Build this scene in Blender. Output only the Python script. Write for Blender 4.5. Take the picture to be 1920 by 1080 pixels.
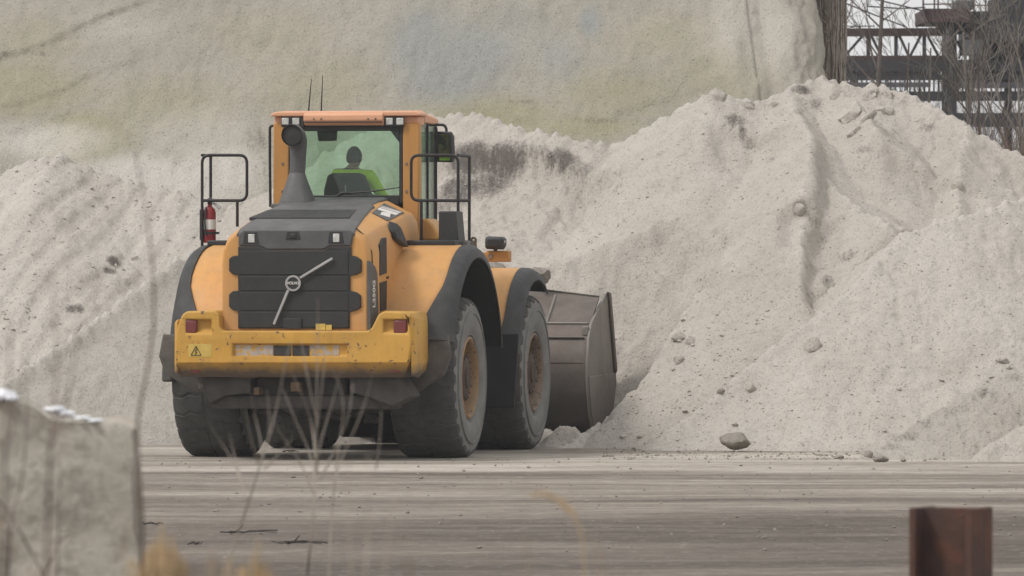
import bpy, bmesh, math, random
import numpy as np
from mathutils import Vector, Matrix
R = math.radians
random.seed(7)
S = bpy.context.scene
COL = S.collection
for o in list(bpy.data.objects):
    bpy.data.objects.remove(o)

# ------------------------------------------------------------------ camera
H = 2.465            # lens height above the yard
F = 14960.0          # focal length in photo pixels (1920 wide)
HOR = 437.0          # row of the horizon
cam = bpy.data.cameras.new('camera')
cam.lens = 36.0 * F / 1920.0
cam.sensor_width = 36.0
cam.shift_y = -(540.0 - HOR) / 1920.0
cam.clip_start = 0.5
cam.clip_end = 6000.0
cam.dof.use_dof = True
cam.dof.focus_distance = 89.0
cam.dof.aperture_fstop = (cam.lens / 1000.0) / 0.034
camo = bpy.data.objects.new('camera', cam)
COL.objects.link(camo)
camo.location = (0, 0, H)
camo.rotation_euler = (R(90), 0, 0)
S.camera = camo

# ------------------------------------------------------------------ overcast daylight
SUN_EL, SUN_AZ = R(50), R(-122)      # azimuth clockwise from +Y
wd = bpy.data.worlds.new('World')
S.world = wd
wd.use_nodes = True
nt = wd.node_tree
nt.nodes.clear()
wo = nt.nodes.new('ShaderNodeOutputWorld')
bg = nt.nodes.new('ShaderNodeBackground')
sky = nt.nodes.new('ShaderNodeTexSky')
sky.sky_type = 'NISHITA'
sky.sun_disc = False
sky.sun_elevation = SUN_EL
sky.sun_rotation = SUN_AZ
sky.air_density = 1.0
sky.dust_density = 3.0
sky.ozone_density = 1.0
hs = nt.nodes.new('ShaderNodeHueSaturation')
hs.inputs['Saturation'].default_value = 0.13
nt.links.new(sky.outputs[0], hs.inputs['Color'])
veil = nt.nodes.new('ShaderNodeMix'); veil.data_type = 'RGBA'          # even cloud cover in front of the blue sky
veil.inputs[0].default_value = .78
veil.inputs[7].default_value = (7.3, 7.27, 7.27, 1)
nt.links.new(hs.outputs[0], veil.inputs[6])
nt.links.new(veil.outputs[2], bg.inputs['Color'])
bg.inputs['Strength'].default_value = 0.11
nt.links.new(bg.outputs[0], wo.inputs['Surface'])
sl = bpy.data.lights.new('sun', 'SUN')
sl.energy = 1.5
sl.angle = R(12)
sl.color = (1.0, 0.965, 0.92)
so = bpy.data.objects.new('sun', sl)
COL.objects.link(so)
sd = Vector((math.sin(SUN_AZ) * math.cos(SUN_EL), math.cos(SUN_AZ) * math.cos(SUN_EL), math.sin(SUN_EL)))
so.rotation_euler = (-sd).to_track_quat('-Z', 'Y').to_euler()
vs = S.view_settings
vs.view_transform = 'Standard'
vs.look = 'None'
vs.gamma = 1.0
vs.use_curve_mapping = False
vs.exposure = 0.26
S.render.film_transparent = False

# ------------------------------------------------------------------ helpers
def tag(o, label=None, cat=None, group=None, kind=None):
    if label: o['label'] = label
    if cat: o['category'] = cat
    if group: o['group'] = group
    if kind: o['kind'] = kind
    return o

def empty(name, loc=(0, 0, 0), rz=0.0, parent=None):
    o = bpy.data.objects.new(name, None)
    COL.objects.link(o)
    o.location = loc
    o.rotation_euler = (0, 0, rz)
    o.empty_display_size = 0.2
    if parent: o.parent = parent
    return o

def finish(me, mat, smooth=35, recalc=True):
    if recalc:
        bm = bmesh.new(); bm.from_mesh(me)
        bmesh.ops.recalc_face_normals(bm, faces=bm.faces)
        bm.to_mesh(me); bm.free()
    if mat: me.materials.append(mat)
    if smooth is not None:
        me.shade_smooth()
        me.set_sharp_from_angle(angle=R(smooth))

class MB:
    def __init__(self): self.v = []; self.f = []
    def add(self, vs, fs):
        b = len(self.v)
        self.v += [tuple(p) for p in vs]
        self.f += [tuple(i + b for i in f) for f in fs]
        return self
    def box(self, c, s, rot=None):
        x, y, z = s[0] / 2, s[1] / 2, s[2] / 2
        p = [Vector((i * x, j * y, k * z)) for k in (-1, 1) for j in (-1, 1) for i in (-1, 1)]
        if rot is not None: p = [rot @ q for q in p]
        p = [q + Vector(c) for q in p]
        return self.add(p, [(0, 2, 3, 1), (4, 5, 7, 6), (0, 1, 5, 4), (2, 6, 7, 3), (0, 4, 6, 2), (1, 3, 7, 5)])
    def rng(self, u0, u1, v0, v1, w0, w1):
        return self.box(((u0 + u1) / 2, (v0 + v1) / 2, (w0 + w1) / 2), (abs(u1 - u0), abs(v1 - v0), abs(w1 - w0)))
    def loft(self, secs, closed=True, caps=True, loop=False):
        n = len(secs[0]); b = []
        for s in secs: b += [tuple(p) for p in s]
        f = []
        m = len(secs)
        for i in range(m if loop else m - 1):
            i2 = (i + 1) % m
            for j in range(n if closed else n - 1):
                j2 = (j + 1) % n
                f.append((i * n + j, i * n + j2, i2 * n + j2, i2 * n + j))
        if caps and closed and not loop:
            f.append(tuple(range(n))); f.append(tuple(reversed(range((m - 1) * n, m * n))))
        return self.add(b, f)
    def prism(self, poly, axis, a, b):
        def pt(p, t):
            return {'u': (t, p[0], p[1]), 'v': (p[0], t, p[1]), 'w': (p[0], p[1], t)}[axis]
        return self.loft([[pt(p, a) for p in poly], [pt(p, b) for p in poly]])
    def tube(self, pts, r, n=8, caps=True):
        pts = [Vector(p) for p in pts]
        rs = r if isinstance(r, (list, tuple)) else [r] * len(pts)
        secs = []; up = None
        for i, p in enumerate(pts):
            t = (pts[min(i + 1, len(pts) - 1)] - pts[max(i - 1, 0)])
            if t.length < 1e-9: t = Vector((0, 0, 1))
            t.normalize()
            if up is None:
                up = Vector((0, 0, 1)) if abs(t.z) < .9 else Vector((1, 0, 0))
            a = t.cross(up)
            if a.length < 1e-6: a = t.cross(Vector((0, 1, 0)))
            a.normalize(); b = a.cross(t).normalized(); up = b
            secs.append([p + (a * math.cos(2 * math.pi * k / n) + b * math.sin(2 * math.pi * k / n)) * rs[i] for k in range(n)])
        return self.loft(secs, caps=caps)
    def lathe(self, prof, c, n=48, axis='u', closed=False):
        secs = []
        for k in range(n):
            a = 2 * math.pi * k / n
            s = []
            for (r, t) in prof:
                q = {'u': (t, r * math.cos(a), r * math.sin(a)), 'v': (r * math.cos(a), t, r * math.sin(a)), 'w': (r * math.cos(a), r * math.sin(a), t)}[axis]
                s.append((q[0] + c[0], q[1] + c[1], q[2] + c[2]))
            secs.append(s)
        return self.loft(secs, closed=closed, caps=False, loop=True)
    def build(self, name, mat, parent=None, bevel=0, seg=2, smooth=35, kind=None, label=None):
        me = bpy.data.meshes.new(name)
        me.from_pydata([tuple(p) for p in self.v], [], self.f)
        finish(me, mat, smooth)
        o = bpy.data.objects.new(name, me)
        COL.objects.link(o)
        if parent: o.parent = parent
        if bevel:
            m = o.modifiers.new('bevel', 'BEVEL'); m.width = bevel; m.segments = seg; m.limit_method = 'ANGLE'; m.angle_limit = R(30)
            m.harden_normals = False
        if kind: o['kind'] = kind
        if label: o['label'] = label
        return o

def fillet(pts, rad, n=5):
    """round the inner corners of a polyline"""
    pts = [Vector(p) for p in pts]; out = [pts[0]]
    for i in range(1, len(pts) - 1):
        a, b, c = pts[i - 1], pts[i], pts[i + 1]
        d1 = (a - b).normalized(); d2 = (c - b).normalized()
        r = min(rad, (a - b).length * .49, (c - b).length * .49)
        p0, p2 = b + d1 * r, b + d2 * r
        for k in range(n + 1):
            t = k / n
            out.append(p0 * (1 - t) ** 2 + b * 2 * t * (1 - t) + p2 * t * t)
    out.append(pts[-1]); return out

def bake(o):
    """replace an object's mesh with its evaluated (modifier) mesh"""
    dg = bpy.context.evaluated_depsgraph_get()
    me = bpy.data.meshes.new_from_object(o.evaluated_get(dg))
    o.modifiers.clear()
    o.data = me
    return o

def cut(o, cutters):
    for c in cutters:
        m = o.modifiers.new('cut', 'BOOLEAN'); m.operation = 'DIFFERENCE'; m.object = c; m.solver = 'EXACT'
    bake(o)
    for c in cutters: bpy.data.objects.remove(c)
    return o

def text_obj(name, body, size, mat, parent, loc, rot, extr=.002, shear=0, bold=0.0):
    cu = bpy.data.curves.new(name, 'FONT')
    cu.body = body; cu.size = size; cu.extrude = extr; cu.align_x = 'CENTER'; cu.align_y = 'CENTER'
    cu.offset = bold; cu.shear = shear
    t = bpy.data.objects.new(name, cu); COL.objects.link(t)
    dg = bpy.context.evaluated_depsgraph_get()
    me = bpy.data.meshes.new_from_object(t.evaluated_get(dg))
    bpy.data.objects.remove(t)
    me.materials.clear(); me.materials.append(mat)
    o = bpy.data.objects.new(name, me); COL.objects.link(o)
    o.parent = parent; o.location = loc; o.rotation_euler = rot
    return o

# ------------------------------------------------------------------ materials
class NT:
    def __init__(self, name):
        self.m = bpy.data.materials.new(name); self.m.use_nodes = True
        self.t = self.m.node_tree; self.t.nodes.clear()
        self.out = self.n('ShaderNodeOutputMaterial')
        self.tc = self.n('ShaderNodeTexCoord')
    def n(self, k, **kw):
        x = self.t.nodes.new(k)
        for a, b in kw.items(): setattr(x, a, b)
        return x
    def l(self, a, b): self.t.links.new(a, b)
    def setin(self, sock, v):
        if hasattr(v, 'is_output') or isinstance(v, bpy.types.NodeSocket): self.l(v, sock)
        else: sock.default_value = v
    def mapping(self, scale=(1, 1, 1), rot=(0, 0, 0), loc=(0, 0, 0), src=None):
        m = self.n('ShaderNodeMapping')
        m.inputs['Scale'].default_value = scale; m.inputs['Rotation'].default_value = rot; m.inputs['Location'].default_value = loc
        self.l(src or self.tc.outputs['Object'], m.inputs['Vector']); return m.outputs[0]
    def noise(self, scale, detail=4, rough=.55, vec=None, dist=0):
        x = self.n('ShaderNodeTexNoise'); x.inputs['Scale'].default_value = scale; x.inputs['Detail'].default_value = detail
        x.inputs['Roughness'].default_value = rough; x.inputs['Distortion'].default_value = dist
        self.l(vec or self.tc.outputs['Object'], x.inputs['Vector']); return x.outputs[0]
    def voro(self, scale, vec=None, feature='F1', rnd=1.0):
        x = self.n('ShaderNodeTexVoronoi'); x.feature = feature; x.inputs['Scale'].default_value = scale
        x.inputs['Randomness'].default_value = rnd
        self.l(vec or self.tc.outputs['Object'], x.inputs['Vector']); return x.outputs[0]
    def ramp(self, v, stops):
        x = self.n('ShaderNodeValToRGB'); r = x.color_ramp
        while len(r.elements) < len(stops): r.elements.new(.5)
        for e, (p, c) in zip(r.elements, stops):
            e.position = p; e.color = (c, c, c, 1) if not isinstance(c, tuple) else (*c, 1)
        self.l(v, x.inputs[0]); return x.outputs[0]
    def mix(self, fac, a, b, mode='MIX'):
        x = self.n('ShaderNodeMix', data_type='RGBA', blend_type=mode)
        self.setin(x.inputs[0], fac)
        for s, v in ((x.inputs[6], a), (x.inputs[7], b)):
            if isinstance(v, tuple): s.default_value = (*v, 1)
            else: self.l(v, s)
        return x.outputs[2]
    def math(self, op, a, b=0.0, clamp=False):
        x = self.n('ShaderNodeMath', operation=op, use_clamp=clamp)
        self.setin(x.inputs[0], a); self.setin(x.inputs[1], b); return x.outputs[0]
    def bump(self, h, strength, dist, normal=None):
        x = self.n('ShaderNodeBump'); x.inputs['Strength'].default_value = strength; x.inputs['Distance'].default_value = dist
        self.l(h, x.inputs['Height'])
        if normal: self.l(normal, x.inputs['Normal'])
        return x.outputs[0]
    def attr(self, name):
        x = self.n('ShaderNodeAttribute'); x.attribute_name = name; return x.outputs['Fac']
    def sep(self, vec=None):
        x = self.n('ShaderNodeSeparateXYZ'); self.l(vec or self.tc.outputs['Object'], x.inputs[0]); return x.outputs
    def bsdf(self, col, rough=.6, metal=0.0, normal=None, spec=.5, **kw):
        b = self.n('ShaderNodeBsdfPrincipled')
        if isinstance(col, tuple): b.inputs['Base Color'].default_value = (*col, 1)
        else: self.l(col, b.inputs['Base Color'])
        self.setin(b.inputs['Roughness'], rough); self.setin(b.inputs['Metallic'], metal)
        b.inputs['Specular IOR Level'].default_value = spec
        if normal: self.l(normal, b.inputs['Normal'])
        for k, v in kw.items(): self.setin(b.inputs[k.replace('_', ' ')], v)
        self.l(b.outputs[0], self.out.inputs[0]); return b

def mul(c, k): return tuple(min(1, x * k) for x in c)

def pmat(name, col, rough=.5, metal=0.0, var=.12, streak=None, scale=3.0, bump=.0, bscale=40, dust=None, dustamt=.0, low=None, chips=None, spec=.4):
    """painted / rubber / steel surface with mottling, settled dust, low-down grime, painted shade on the bucket (object z) and chips"""
    t = NT(name)
    n1 = t.noise(scale, 6, .6)
    c = t.mix(t.ramp(n1, [(.3, 0.0), (.7, 1.0)]), mul(col, 1 - var), mul(col, 1 + var))
    if dust:
        n2 = t.noise(scale * 2.3, 8, .7)
        geo = t.n('ShaderNodeNewGeometry')
        nz = t.math('MAXIMUM', t.sep(geo.outputs['Normal'])[2], 0.0)
        f = t.math('MULTIPLY', t.ramp(n2, [(.3, 0.15), (.72, 1.0)]), t.math('ADD', t.math('MULTIPLY', nz, .45), .55))
        c = t.mix(t.math('MULTIPLY', f, dustamt), c, dust)
    if streak:
        sc_, sa_ = streak
        n5 = t.noise(1.0, 7, .68, vec=t.mapping((9, 9, 1.1)))
        n6 = t.noise(1.4, 4, .6)
        c = t.mix(t.math('MULTIPLY', t.math('MULTIPLY', t.ramp(n5, [(.44, 0.0), (.72, 1.0)]), t.ramp(n6, [(.35, .2), (.65, 1.0)])), sa_), c, sc_)
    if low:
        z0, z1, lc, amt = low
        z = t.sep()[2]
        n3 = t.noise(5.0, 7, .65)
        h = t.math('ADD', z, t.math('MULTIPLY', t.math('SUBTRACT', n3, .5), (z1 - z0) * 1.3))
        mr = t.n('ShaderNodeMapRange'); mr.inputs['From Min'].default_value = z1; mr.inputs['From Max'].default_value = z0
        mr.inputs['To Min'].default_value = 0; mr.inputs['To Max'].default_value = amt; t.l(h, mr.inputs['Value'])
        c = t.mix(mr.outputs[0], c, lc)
    if chips:
        cc, th = chips
        n4 = t.noise(14.0, 9, .72, dist=.4)
        c = t.mix(t.ramp(n4, [(th, 0.0), (th + .03, 1.0)]), c, cc)
    nm = t.bump(t.noise(bscale, 6, .6), bump, .01) if bump else None
    rr = t.math('ADD', t.math('MULTIPLY', t.noise(scale * 4, 5), .3), rough - .12)
    t.bsdf(c, rr, metal, nm, spec)
    return t.m

DUST = (.36, .33, .30)
M = {}
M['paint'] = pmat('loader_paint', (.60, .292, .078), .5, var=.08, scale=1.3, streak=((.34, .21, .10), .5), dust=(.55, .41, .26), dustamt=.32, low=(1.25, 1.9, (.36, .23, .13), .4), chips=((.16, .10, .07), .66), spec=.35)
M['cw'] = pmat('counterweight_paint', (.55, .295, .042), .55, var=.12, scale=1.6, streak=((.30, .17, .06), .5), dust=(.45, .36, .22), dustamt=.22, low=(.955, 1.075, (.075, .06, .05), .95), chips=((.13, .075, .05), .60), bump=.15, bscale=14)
M['cabpaint'] = pmat('cab_paint', (.47, .225, .055), .5, var=.08, scale=1.5, streak=((.26, .15, .07), .45), dust=(.45, .34, .22), dustamt=.15)
M['roof'] = pmat('roof_paint', (.66, .335, .195), .6, var=.08, scale=1.5, dust=(.55, .42, .32), dustamt=.3)
M['dark'] = pmat('dark_grey_panel', (.065, .067, .068), .55, var=.15, scale=2, dust=(.22, .21, .20), dustamt=.5, bump=.1, bscale=25)
M['grille'] = pmat('grille_mesh', (.018, .0195, .0195), .6, var=.15, scale=2.4, dust=(.12, .115, .11), dustamt=.28, bump=.5, bscale=110)
M['black'] = pmat('black_rubber', (.022, .023, .024), .62, var=.2, scale=2.2, dust=(.17, .165, .16), dustamt=.32, bump=.15, bscale=20, low=(.8, 1.45, (.14, .13, .12), .75))
M['rail'] = pmat('rail_black', (.018, .014, .016), .5, var=.1, scale=3)
M['plastic'] = pmat('black_plastic', (.02, .021, .022), .5, var=.15, scale=4, dust=(.15, .14, .13), dustamt=.2)
M['inner'] = pmat('dark_underbody', (.032, .030, .029), .75, var=.3, scale=3, dust=(.08, .07, .06), dustamt=.35)
M['grime'] = pmat('grimy_frame', (.045, .041, .037), .85, var=.4, scale=5, dust=(.15, .135, .12), dustamt=.5, bump=.6, bscale=18, chips=((.25, .22, .19), .70))
M['mud'] = pmat('caked_mud', (.065, .058, .051), .9, var=.35, scale=4, dust=(.23, .21, .185), dustamt=.6, bump=.7, bscale=12, chips=((.28, .255, .22), .64))
M['tread'] = pmat('tyre_tread', (.050, .049, .047), .9, var=.25, scale=5, dust=(.16, .155, .145), dustamt=.6, bump=.35, bscale=26)
M['sidewall'] = pmat('tyre_sidewall', (.15, .148, .142), .9, var=.22, scale=3.2, dust=(.29, .28, .262), dustamt=.8, bump=.25, bscale=16)
M['rim'] = pmat('wheel_rim', (.30, .175, .075), .75, var=.3, scale=5, dust=(.30, .24, .18), dustamt=.7, chips=((.10, .065, .045), .58), bump=.3, bscale=20)
M['rimf'] = pmat('dusty_rim', (.20, .14, .095), .8, var=.3, scale=5, dust=(.27, .22, .18), dustamt=.8, chips=((.09, .065, .05), .55), bump=.3, bscale=20)
M['bucket'] = pmat('worn_bucket_steel', (.115, .089, .074), .62, metal=.15, low=(.45, 1.15, (.055, .050, .046), .8), streak=((.09, .075, .065), .6), var=.28, scale=1.9, dust=(.26, .235, .21), dustamt=.5, chips=((.075, .06, .05), .66), bump=.25, bscale=9)  # low: shade of the down-facing lower back, painted into the steel colour
M['bucket_side'] = pmat('polished_bucket_steel', (.175, .158, .14), .55, metal=.2, streak=((.12, .10, .085), .6), var=.25, scale=2.3, dust=(.36, .335, .30), dustamt=.5, bump=.2, bscale=9)
M['steel'] = pmat('bright_steel', (.42, .41, .40), .42, metal=.5, var=.1, scale=6)
M['lamp_glass'] = pmat('lamp_lens', (.50, .50, .47), .25, var=.25, scale=30, spec=.6)
M['red_lens'] = pmat('red_lens', (.16, .030, .028), .35, var=.12, scale=10, dust=(.22, .12, .1), dustamt=.25)
M['red'] = pmat('extinguisher_red', (.24, .015, .022), .35, var=.1, scale=5, dust=(.4, .2, .18), dustamt=.12)
M['white'] = pmat('white_print', (.72, .70, .66), .6, var=.06, scale=20)
M['label_yellow'] = pmat('sticker_yellow', (.56, .39, .09), .55, var=.15, scale=12, chips=((.45, .42, .36), .62))
M['tape'] = pmat('faded_tape', (.36, .325, .30), .6, var=.25, scale=5, chips=((.5, .29, .06), .50))
M['seat'] = pmat('seat_cloth', (.020, .022, .024), .85, var=.2, scale=8)
M['hivis'] = pmat('hi_vis_cloth', (.72, 1.0, .06), .8, var=.10, scale=6, bump=.3, bscale=9)
M['trouser'] = pmat('navy_cloth', (.02, .025, .04), .85)
M['skin'] = pmat('skin', (.38, .22, .16), .55, var=.06, scale=9)
M['hair'] = pmat('dark_knit', (.016, .014, .014), .9, var=.3, scale=30, bump=.4, bscale=60)

def glass_mat(name, tint, refl):
    t = NT(name)
    tr = t.n('ShaderNodeBsdfTransparent')
    n1 = t.noise(2.5, 5, .6)
    t.l(t.mix(n1, mul(tint, .93), mul(tint, 1.05)), tr.inputs[0])
    gl = t.n('ShaderNodeBsdfGlossy'); gl.inputs['Roughness'].default_value = .04
    gl.inputs['Color'].default_value = (.95, 1, .97, 1)
    df = t.n('ShaderNodeBsdfDiffuse'); df.inputs[0].default_value = (.42, .42, .38, 1)
    lw_ = t.n('ShaderNodeFresnel'); lw_.inputs['IOR'].default_value = 1.45
    m1 = t.n('ShaderNodeMixShader'); t.l(t.math('MULTIPLY', lw_.outputs[0], refl), m1.inputs[0])
    t.l(tr.outputs[0], m1.inputs[1]); t.l(gl.outputs[0], m1.inputs[2])
    m2 = t.n('ShaderNodeMixShader'); t.l(t.math('MULTIPLY', t.noise(3.0, 7, .65), .10), m2.inputs[0])   # film of dust
    t.l(m1.outputs[0], m2.inputs[1]); t.l(df.outputs[0], m2.inputs[2])
    t.l(m2.outputs[0], t.out.inputs[0]); return t.m
M['glass'] = glass_mat('green_tinted_glass', (.85, .95, .88), .8)
t = NT('mirror_glass'); t.bsdf((.62, .66, .62), .04, 1.0); M['mirror'] = t.m

def salt_mat(name, c1, c2, big=False):
    t = NT(name)
    n1 = t.noise(.9, 5, .6)
    c = t.mix(t.ramp(n1, [(.32, 0.0), (.68, 1.0)]), c1, c2)
    if big:
        c = t.mix(t.math('MULTIPLY', t.attr('olive'), .66), c, (.345, .315, .17))
        c = t.mix(t.math('MULTIPLY', t.attr('blue'), .68), c, (.265, .30, .315))
        wv = t.noise(22, 5, .72, vec=t.mapping((1, 1, 2.0), rot=(0, R(25), 0)))
        c = t.mix(t.ramp(wv, [(.40, .0), (.66, .38)]), c, (.27, .255, .22))
    else:
        n2 = t.noise(7.0, 6, .65)
        c = t.mix(t.ramp(n2, [(.48, 0.0), (.72, .38)]), c, mul(c1, .72))
    c = t.mix(t.math('MULTIPLY', t.attr('dry'), .75), c, (.68, .64, .59))  # light on pile crests painted as paler salt; on the mound, pale patches
    # grit: dark grains of two sizes
    g1 = t.noise(34, 3, .6)
    c = t.mix(t.ramp(g1, [(.58, 0.0), (.70, .62)]), c, (.13, .115, .10))
    g2 = t.noise(19, 4, .7)
    c = t.mix(t.ramp(g2, [(.64, 0.0), (.70, .7)]), c, (.16, .14, .122))
    g3 = t.noise(33, 3, .6, vec=t.mapping(loc=(7, 3, 1)))
    c = t.mix(t.ramp(g3, [(.60, 0.0), (.72, .5)]), c, mul(c2, 1.2))
    st = t.attr('stain')
    n3 = t.math('ADD', t.math('MULTIPLY', t.noise(1.0, 8, .78, vec=t.mapping((9, 2.2, 2.2))), .62), t.math('MULTIPLY', t.noise(26, 5, .7), .4))
    sf = t.ramp(t.math('ADD', st, t.math('MULTIPLY', t.math('SUBTRACT', n3, .5), 2.6)), [(.40, 0.0), (1.05, .88)])
    c = t.mix(t.math('MULTIPLY', sf, t.ramp(st, [(.02, 0.0), (.18, 1.0)])), c, (.105, .09, .082))
    h1 = t.noise(5.5, 8, .68)
    h2 = t.noise(30, 5, .7)
    nm = t.bump(h1, .25 if big else .4, .10)
    nm = t.bump(h2, .9, .03, nm)
    t.bsdf(c, .92, 0, nm, .2)
    return t.m
M['salt'] = salt_mat('road_salt', (.475, .432, .382), (.55, .508, .455))
M['salt_fresh'] = salt_mat('fresh_road_salt', (.50, .457, .407), (.58, .538, .485))
M['salt_old'] = salt_mat('weathered_salt', (.375, .345, .29), (.435, .40, .34), big=True)
M['salt_shaded'] = salt_mat('shaded_salt', (.415, .378, .332), (.485, .448, .40))  # darker salt copy: shading of these pile faces put into the colour
M['stone'] = salt_mat('salt_stone', (.29, .26, .225), (.37, .335, .29))

def ground_mat():
    t = NT('packed_yard_ground')
    y = t.sep()[1]
    # slow meander, so the wheel smears curve and cross instead of running parallel
    nz = t.n('ShaderNodeTexNoise'); nz.inputs['Scale'].default_value = .10; nz.inputs['Detail'].default_value = 3
    t.l(t.tc.outputs['Object'], nz.inputs['Vector'])
    vm = t.n('ShaderNodeVectorMath', operation='MULTIPLY_ADD'); t.l(nz.outputs[1], vm.inputs[0])
    vm.inputs[1].default_value = (4, 4, 0); t.l(t.tc.outputs['Object'], vm.inputs[2])
    w = vm.outputs[0]
    a = t.noise(1.0, 6, .62, vec=t.mapping((.06, .34, 1), rot=(0, 0, R(5)), src=w), dist=.5)
    b = t.noise(1.0, 6, .68, vec=t.mapping((.16, 1.0, 1), rot=(0, 0, R(-6)), loc=(3, 7, 0), src=w), dist=.6)
    d = t.noise(1.0, 6, .7, vec=t.mapping((1.0, 1.5, 1), loc=(13, 2, 0)), dist=.8)
    e = t.noise(3.4, 7, .75)
    s = t.math('ADD', t.math('ADD', t.math('MULTIPLY', a, .48), t.math('MULTIPLY', e, .22)), t.math('ADD', t.math('MULTIPLY', b, .30), t.math('MULTIPLY', d, .14)))
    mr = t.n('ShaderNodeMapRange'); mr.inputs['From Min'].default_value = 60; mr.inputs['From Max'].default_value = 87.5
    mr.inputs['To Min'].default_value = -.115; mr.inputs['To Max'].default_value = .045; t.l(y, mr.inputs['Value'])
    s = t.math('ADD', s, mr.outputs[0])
    c = t.ramp(s, [(.42, (.092, .075, .061)), (.52, (.172, .146, .121)), (.60, (.285, .249, .210)), (.70, (.50, .453, .392))])
    tr = t.noise(1.0, 4, .6, vec=t.mapping((.06, 1.3, 1), rot=(0, 0, R(3)), loc=(1, 5, 0), src=w), dist=.3)      # dark wheel lines
    c = t.mix(t.ramp(tr, [(.60, 0.0), (.66, .55)]), c, (.095, .08, .07))
    g = t.noise(6, 7, .78)
    c = t.mix(t.ramp(g, [(.55, 0.0), (.66, .6)]), c, (.085, .074, .066))
    g2 = t.noise(7, 7, .75, vec=t.mapping(loc=(5, 9, 0)))
    c = t.mix(t.ramp(g2, [(.56, 0.0), (.68, .6)]), c, (.48, .44, .39))
    nm = t.bump(t.noise(1.0, 6, .65, vec=t.mapping((1.2, 3.0, 1), src=w)), .35, .05)
    nm = t.bump(t.noise(14, 6, .72), .5, .02, nm)
    t.bsdf(c, .88, 0, nm, .2)
    return t.m
M['ground'] = ground_mat()

# ------------------------------------------------------------------ pixel <-> world / loader coordinates
def world(px, py, d):
    return Vector(((px - 960) / F * d, d, H - (py - HOR) / F * d))
YAW = R(12)
CA, SA = math.cos(YAW), math.sin(YAW)
OX, OY = -1.976, 88.0
def lw(px, py, v):
    k = (px - 960) / F
    u = (k * (OY + CA * v) - OX - SA * v) / (CA + SA * k)
    Y = OY - SA * u + CA * v
    return (u, v, H - (py - HOR) * Y / F)
def uw(px, py, v):
    a = lw(px, py, v); return (a[0], a[2])

# ------------------------------------------------------------------ terrain maths
_rng = np.random.RandomState(11)
_TAB = _rng.rand(8, 256, 256)
def vnoise(x, y, s=0):
    xi = np.floor(x).astype(int); yi = np.floor(y).astype(int)
    fx = x - xi; fy = y - yi
    fx = fx * fx * fx * (fx * (fx * 6 - 15) + 10); fy = fy * fy * fy * (fy * (fy * 6 - 15) + 10)
    T = _TAB[s % 8]
    x0, x1, y0, y1 = xi & 255, (xi + 1) & 255, yi & 255, (yi + 1) & 255
    a = T[y0, x0] * (1 - fx) + T[y0, x1] * fx
    b = T[y1, x0] * (1 - fx) + T[y1, x1] * fx
    return a * (1 - fy) + b * fy - .5
def fbm(x, y, octv=5, s=0, gain=.5):
    x = np.asarray(x, float); y = np.asarray(y, float)
    r = np.zeros(np.broadcast(x, y).shape); a = 1.0
    for i in range(octv):
        r = r + a * vnoise(x + 17.3 * i, y + 9.1 * i, s + i)
        x = x * 2.03; y = y * 2.03; a *= gain
    return r
def ridged(x, y, octv=4, s=0):
    x = np.asarray(x, float); y = np.asarray(y, float); r = 0; a = 1.0
    for i in range(octv):
        r = r + a * (1 - np.abs(vnoise(x + 5.7 * i, y + 3.3 * i, s + i)) * 4)
        x = x * 2.1; y = y * 2.1; a *= .5
    return r / 2
def smooth(a, b, x):
    t_ = np.clip((x - a) / (b - a), 0, 1); return t_ * t_ * (3 - 2 * t_)

def loader_uv(X, Y):
    dx, dy = X - OX, Y - OY
    return dx * CA - dy * SA, dx * SA + dy * CA

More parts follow.
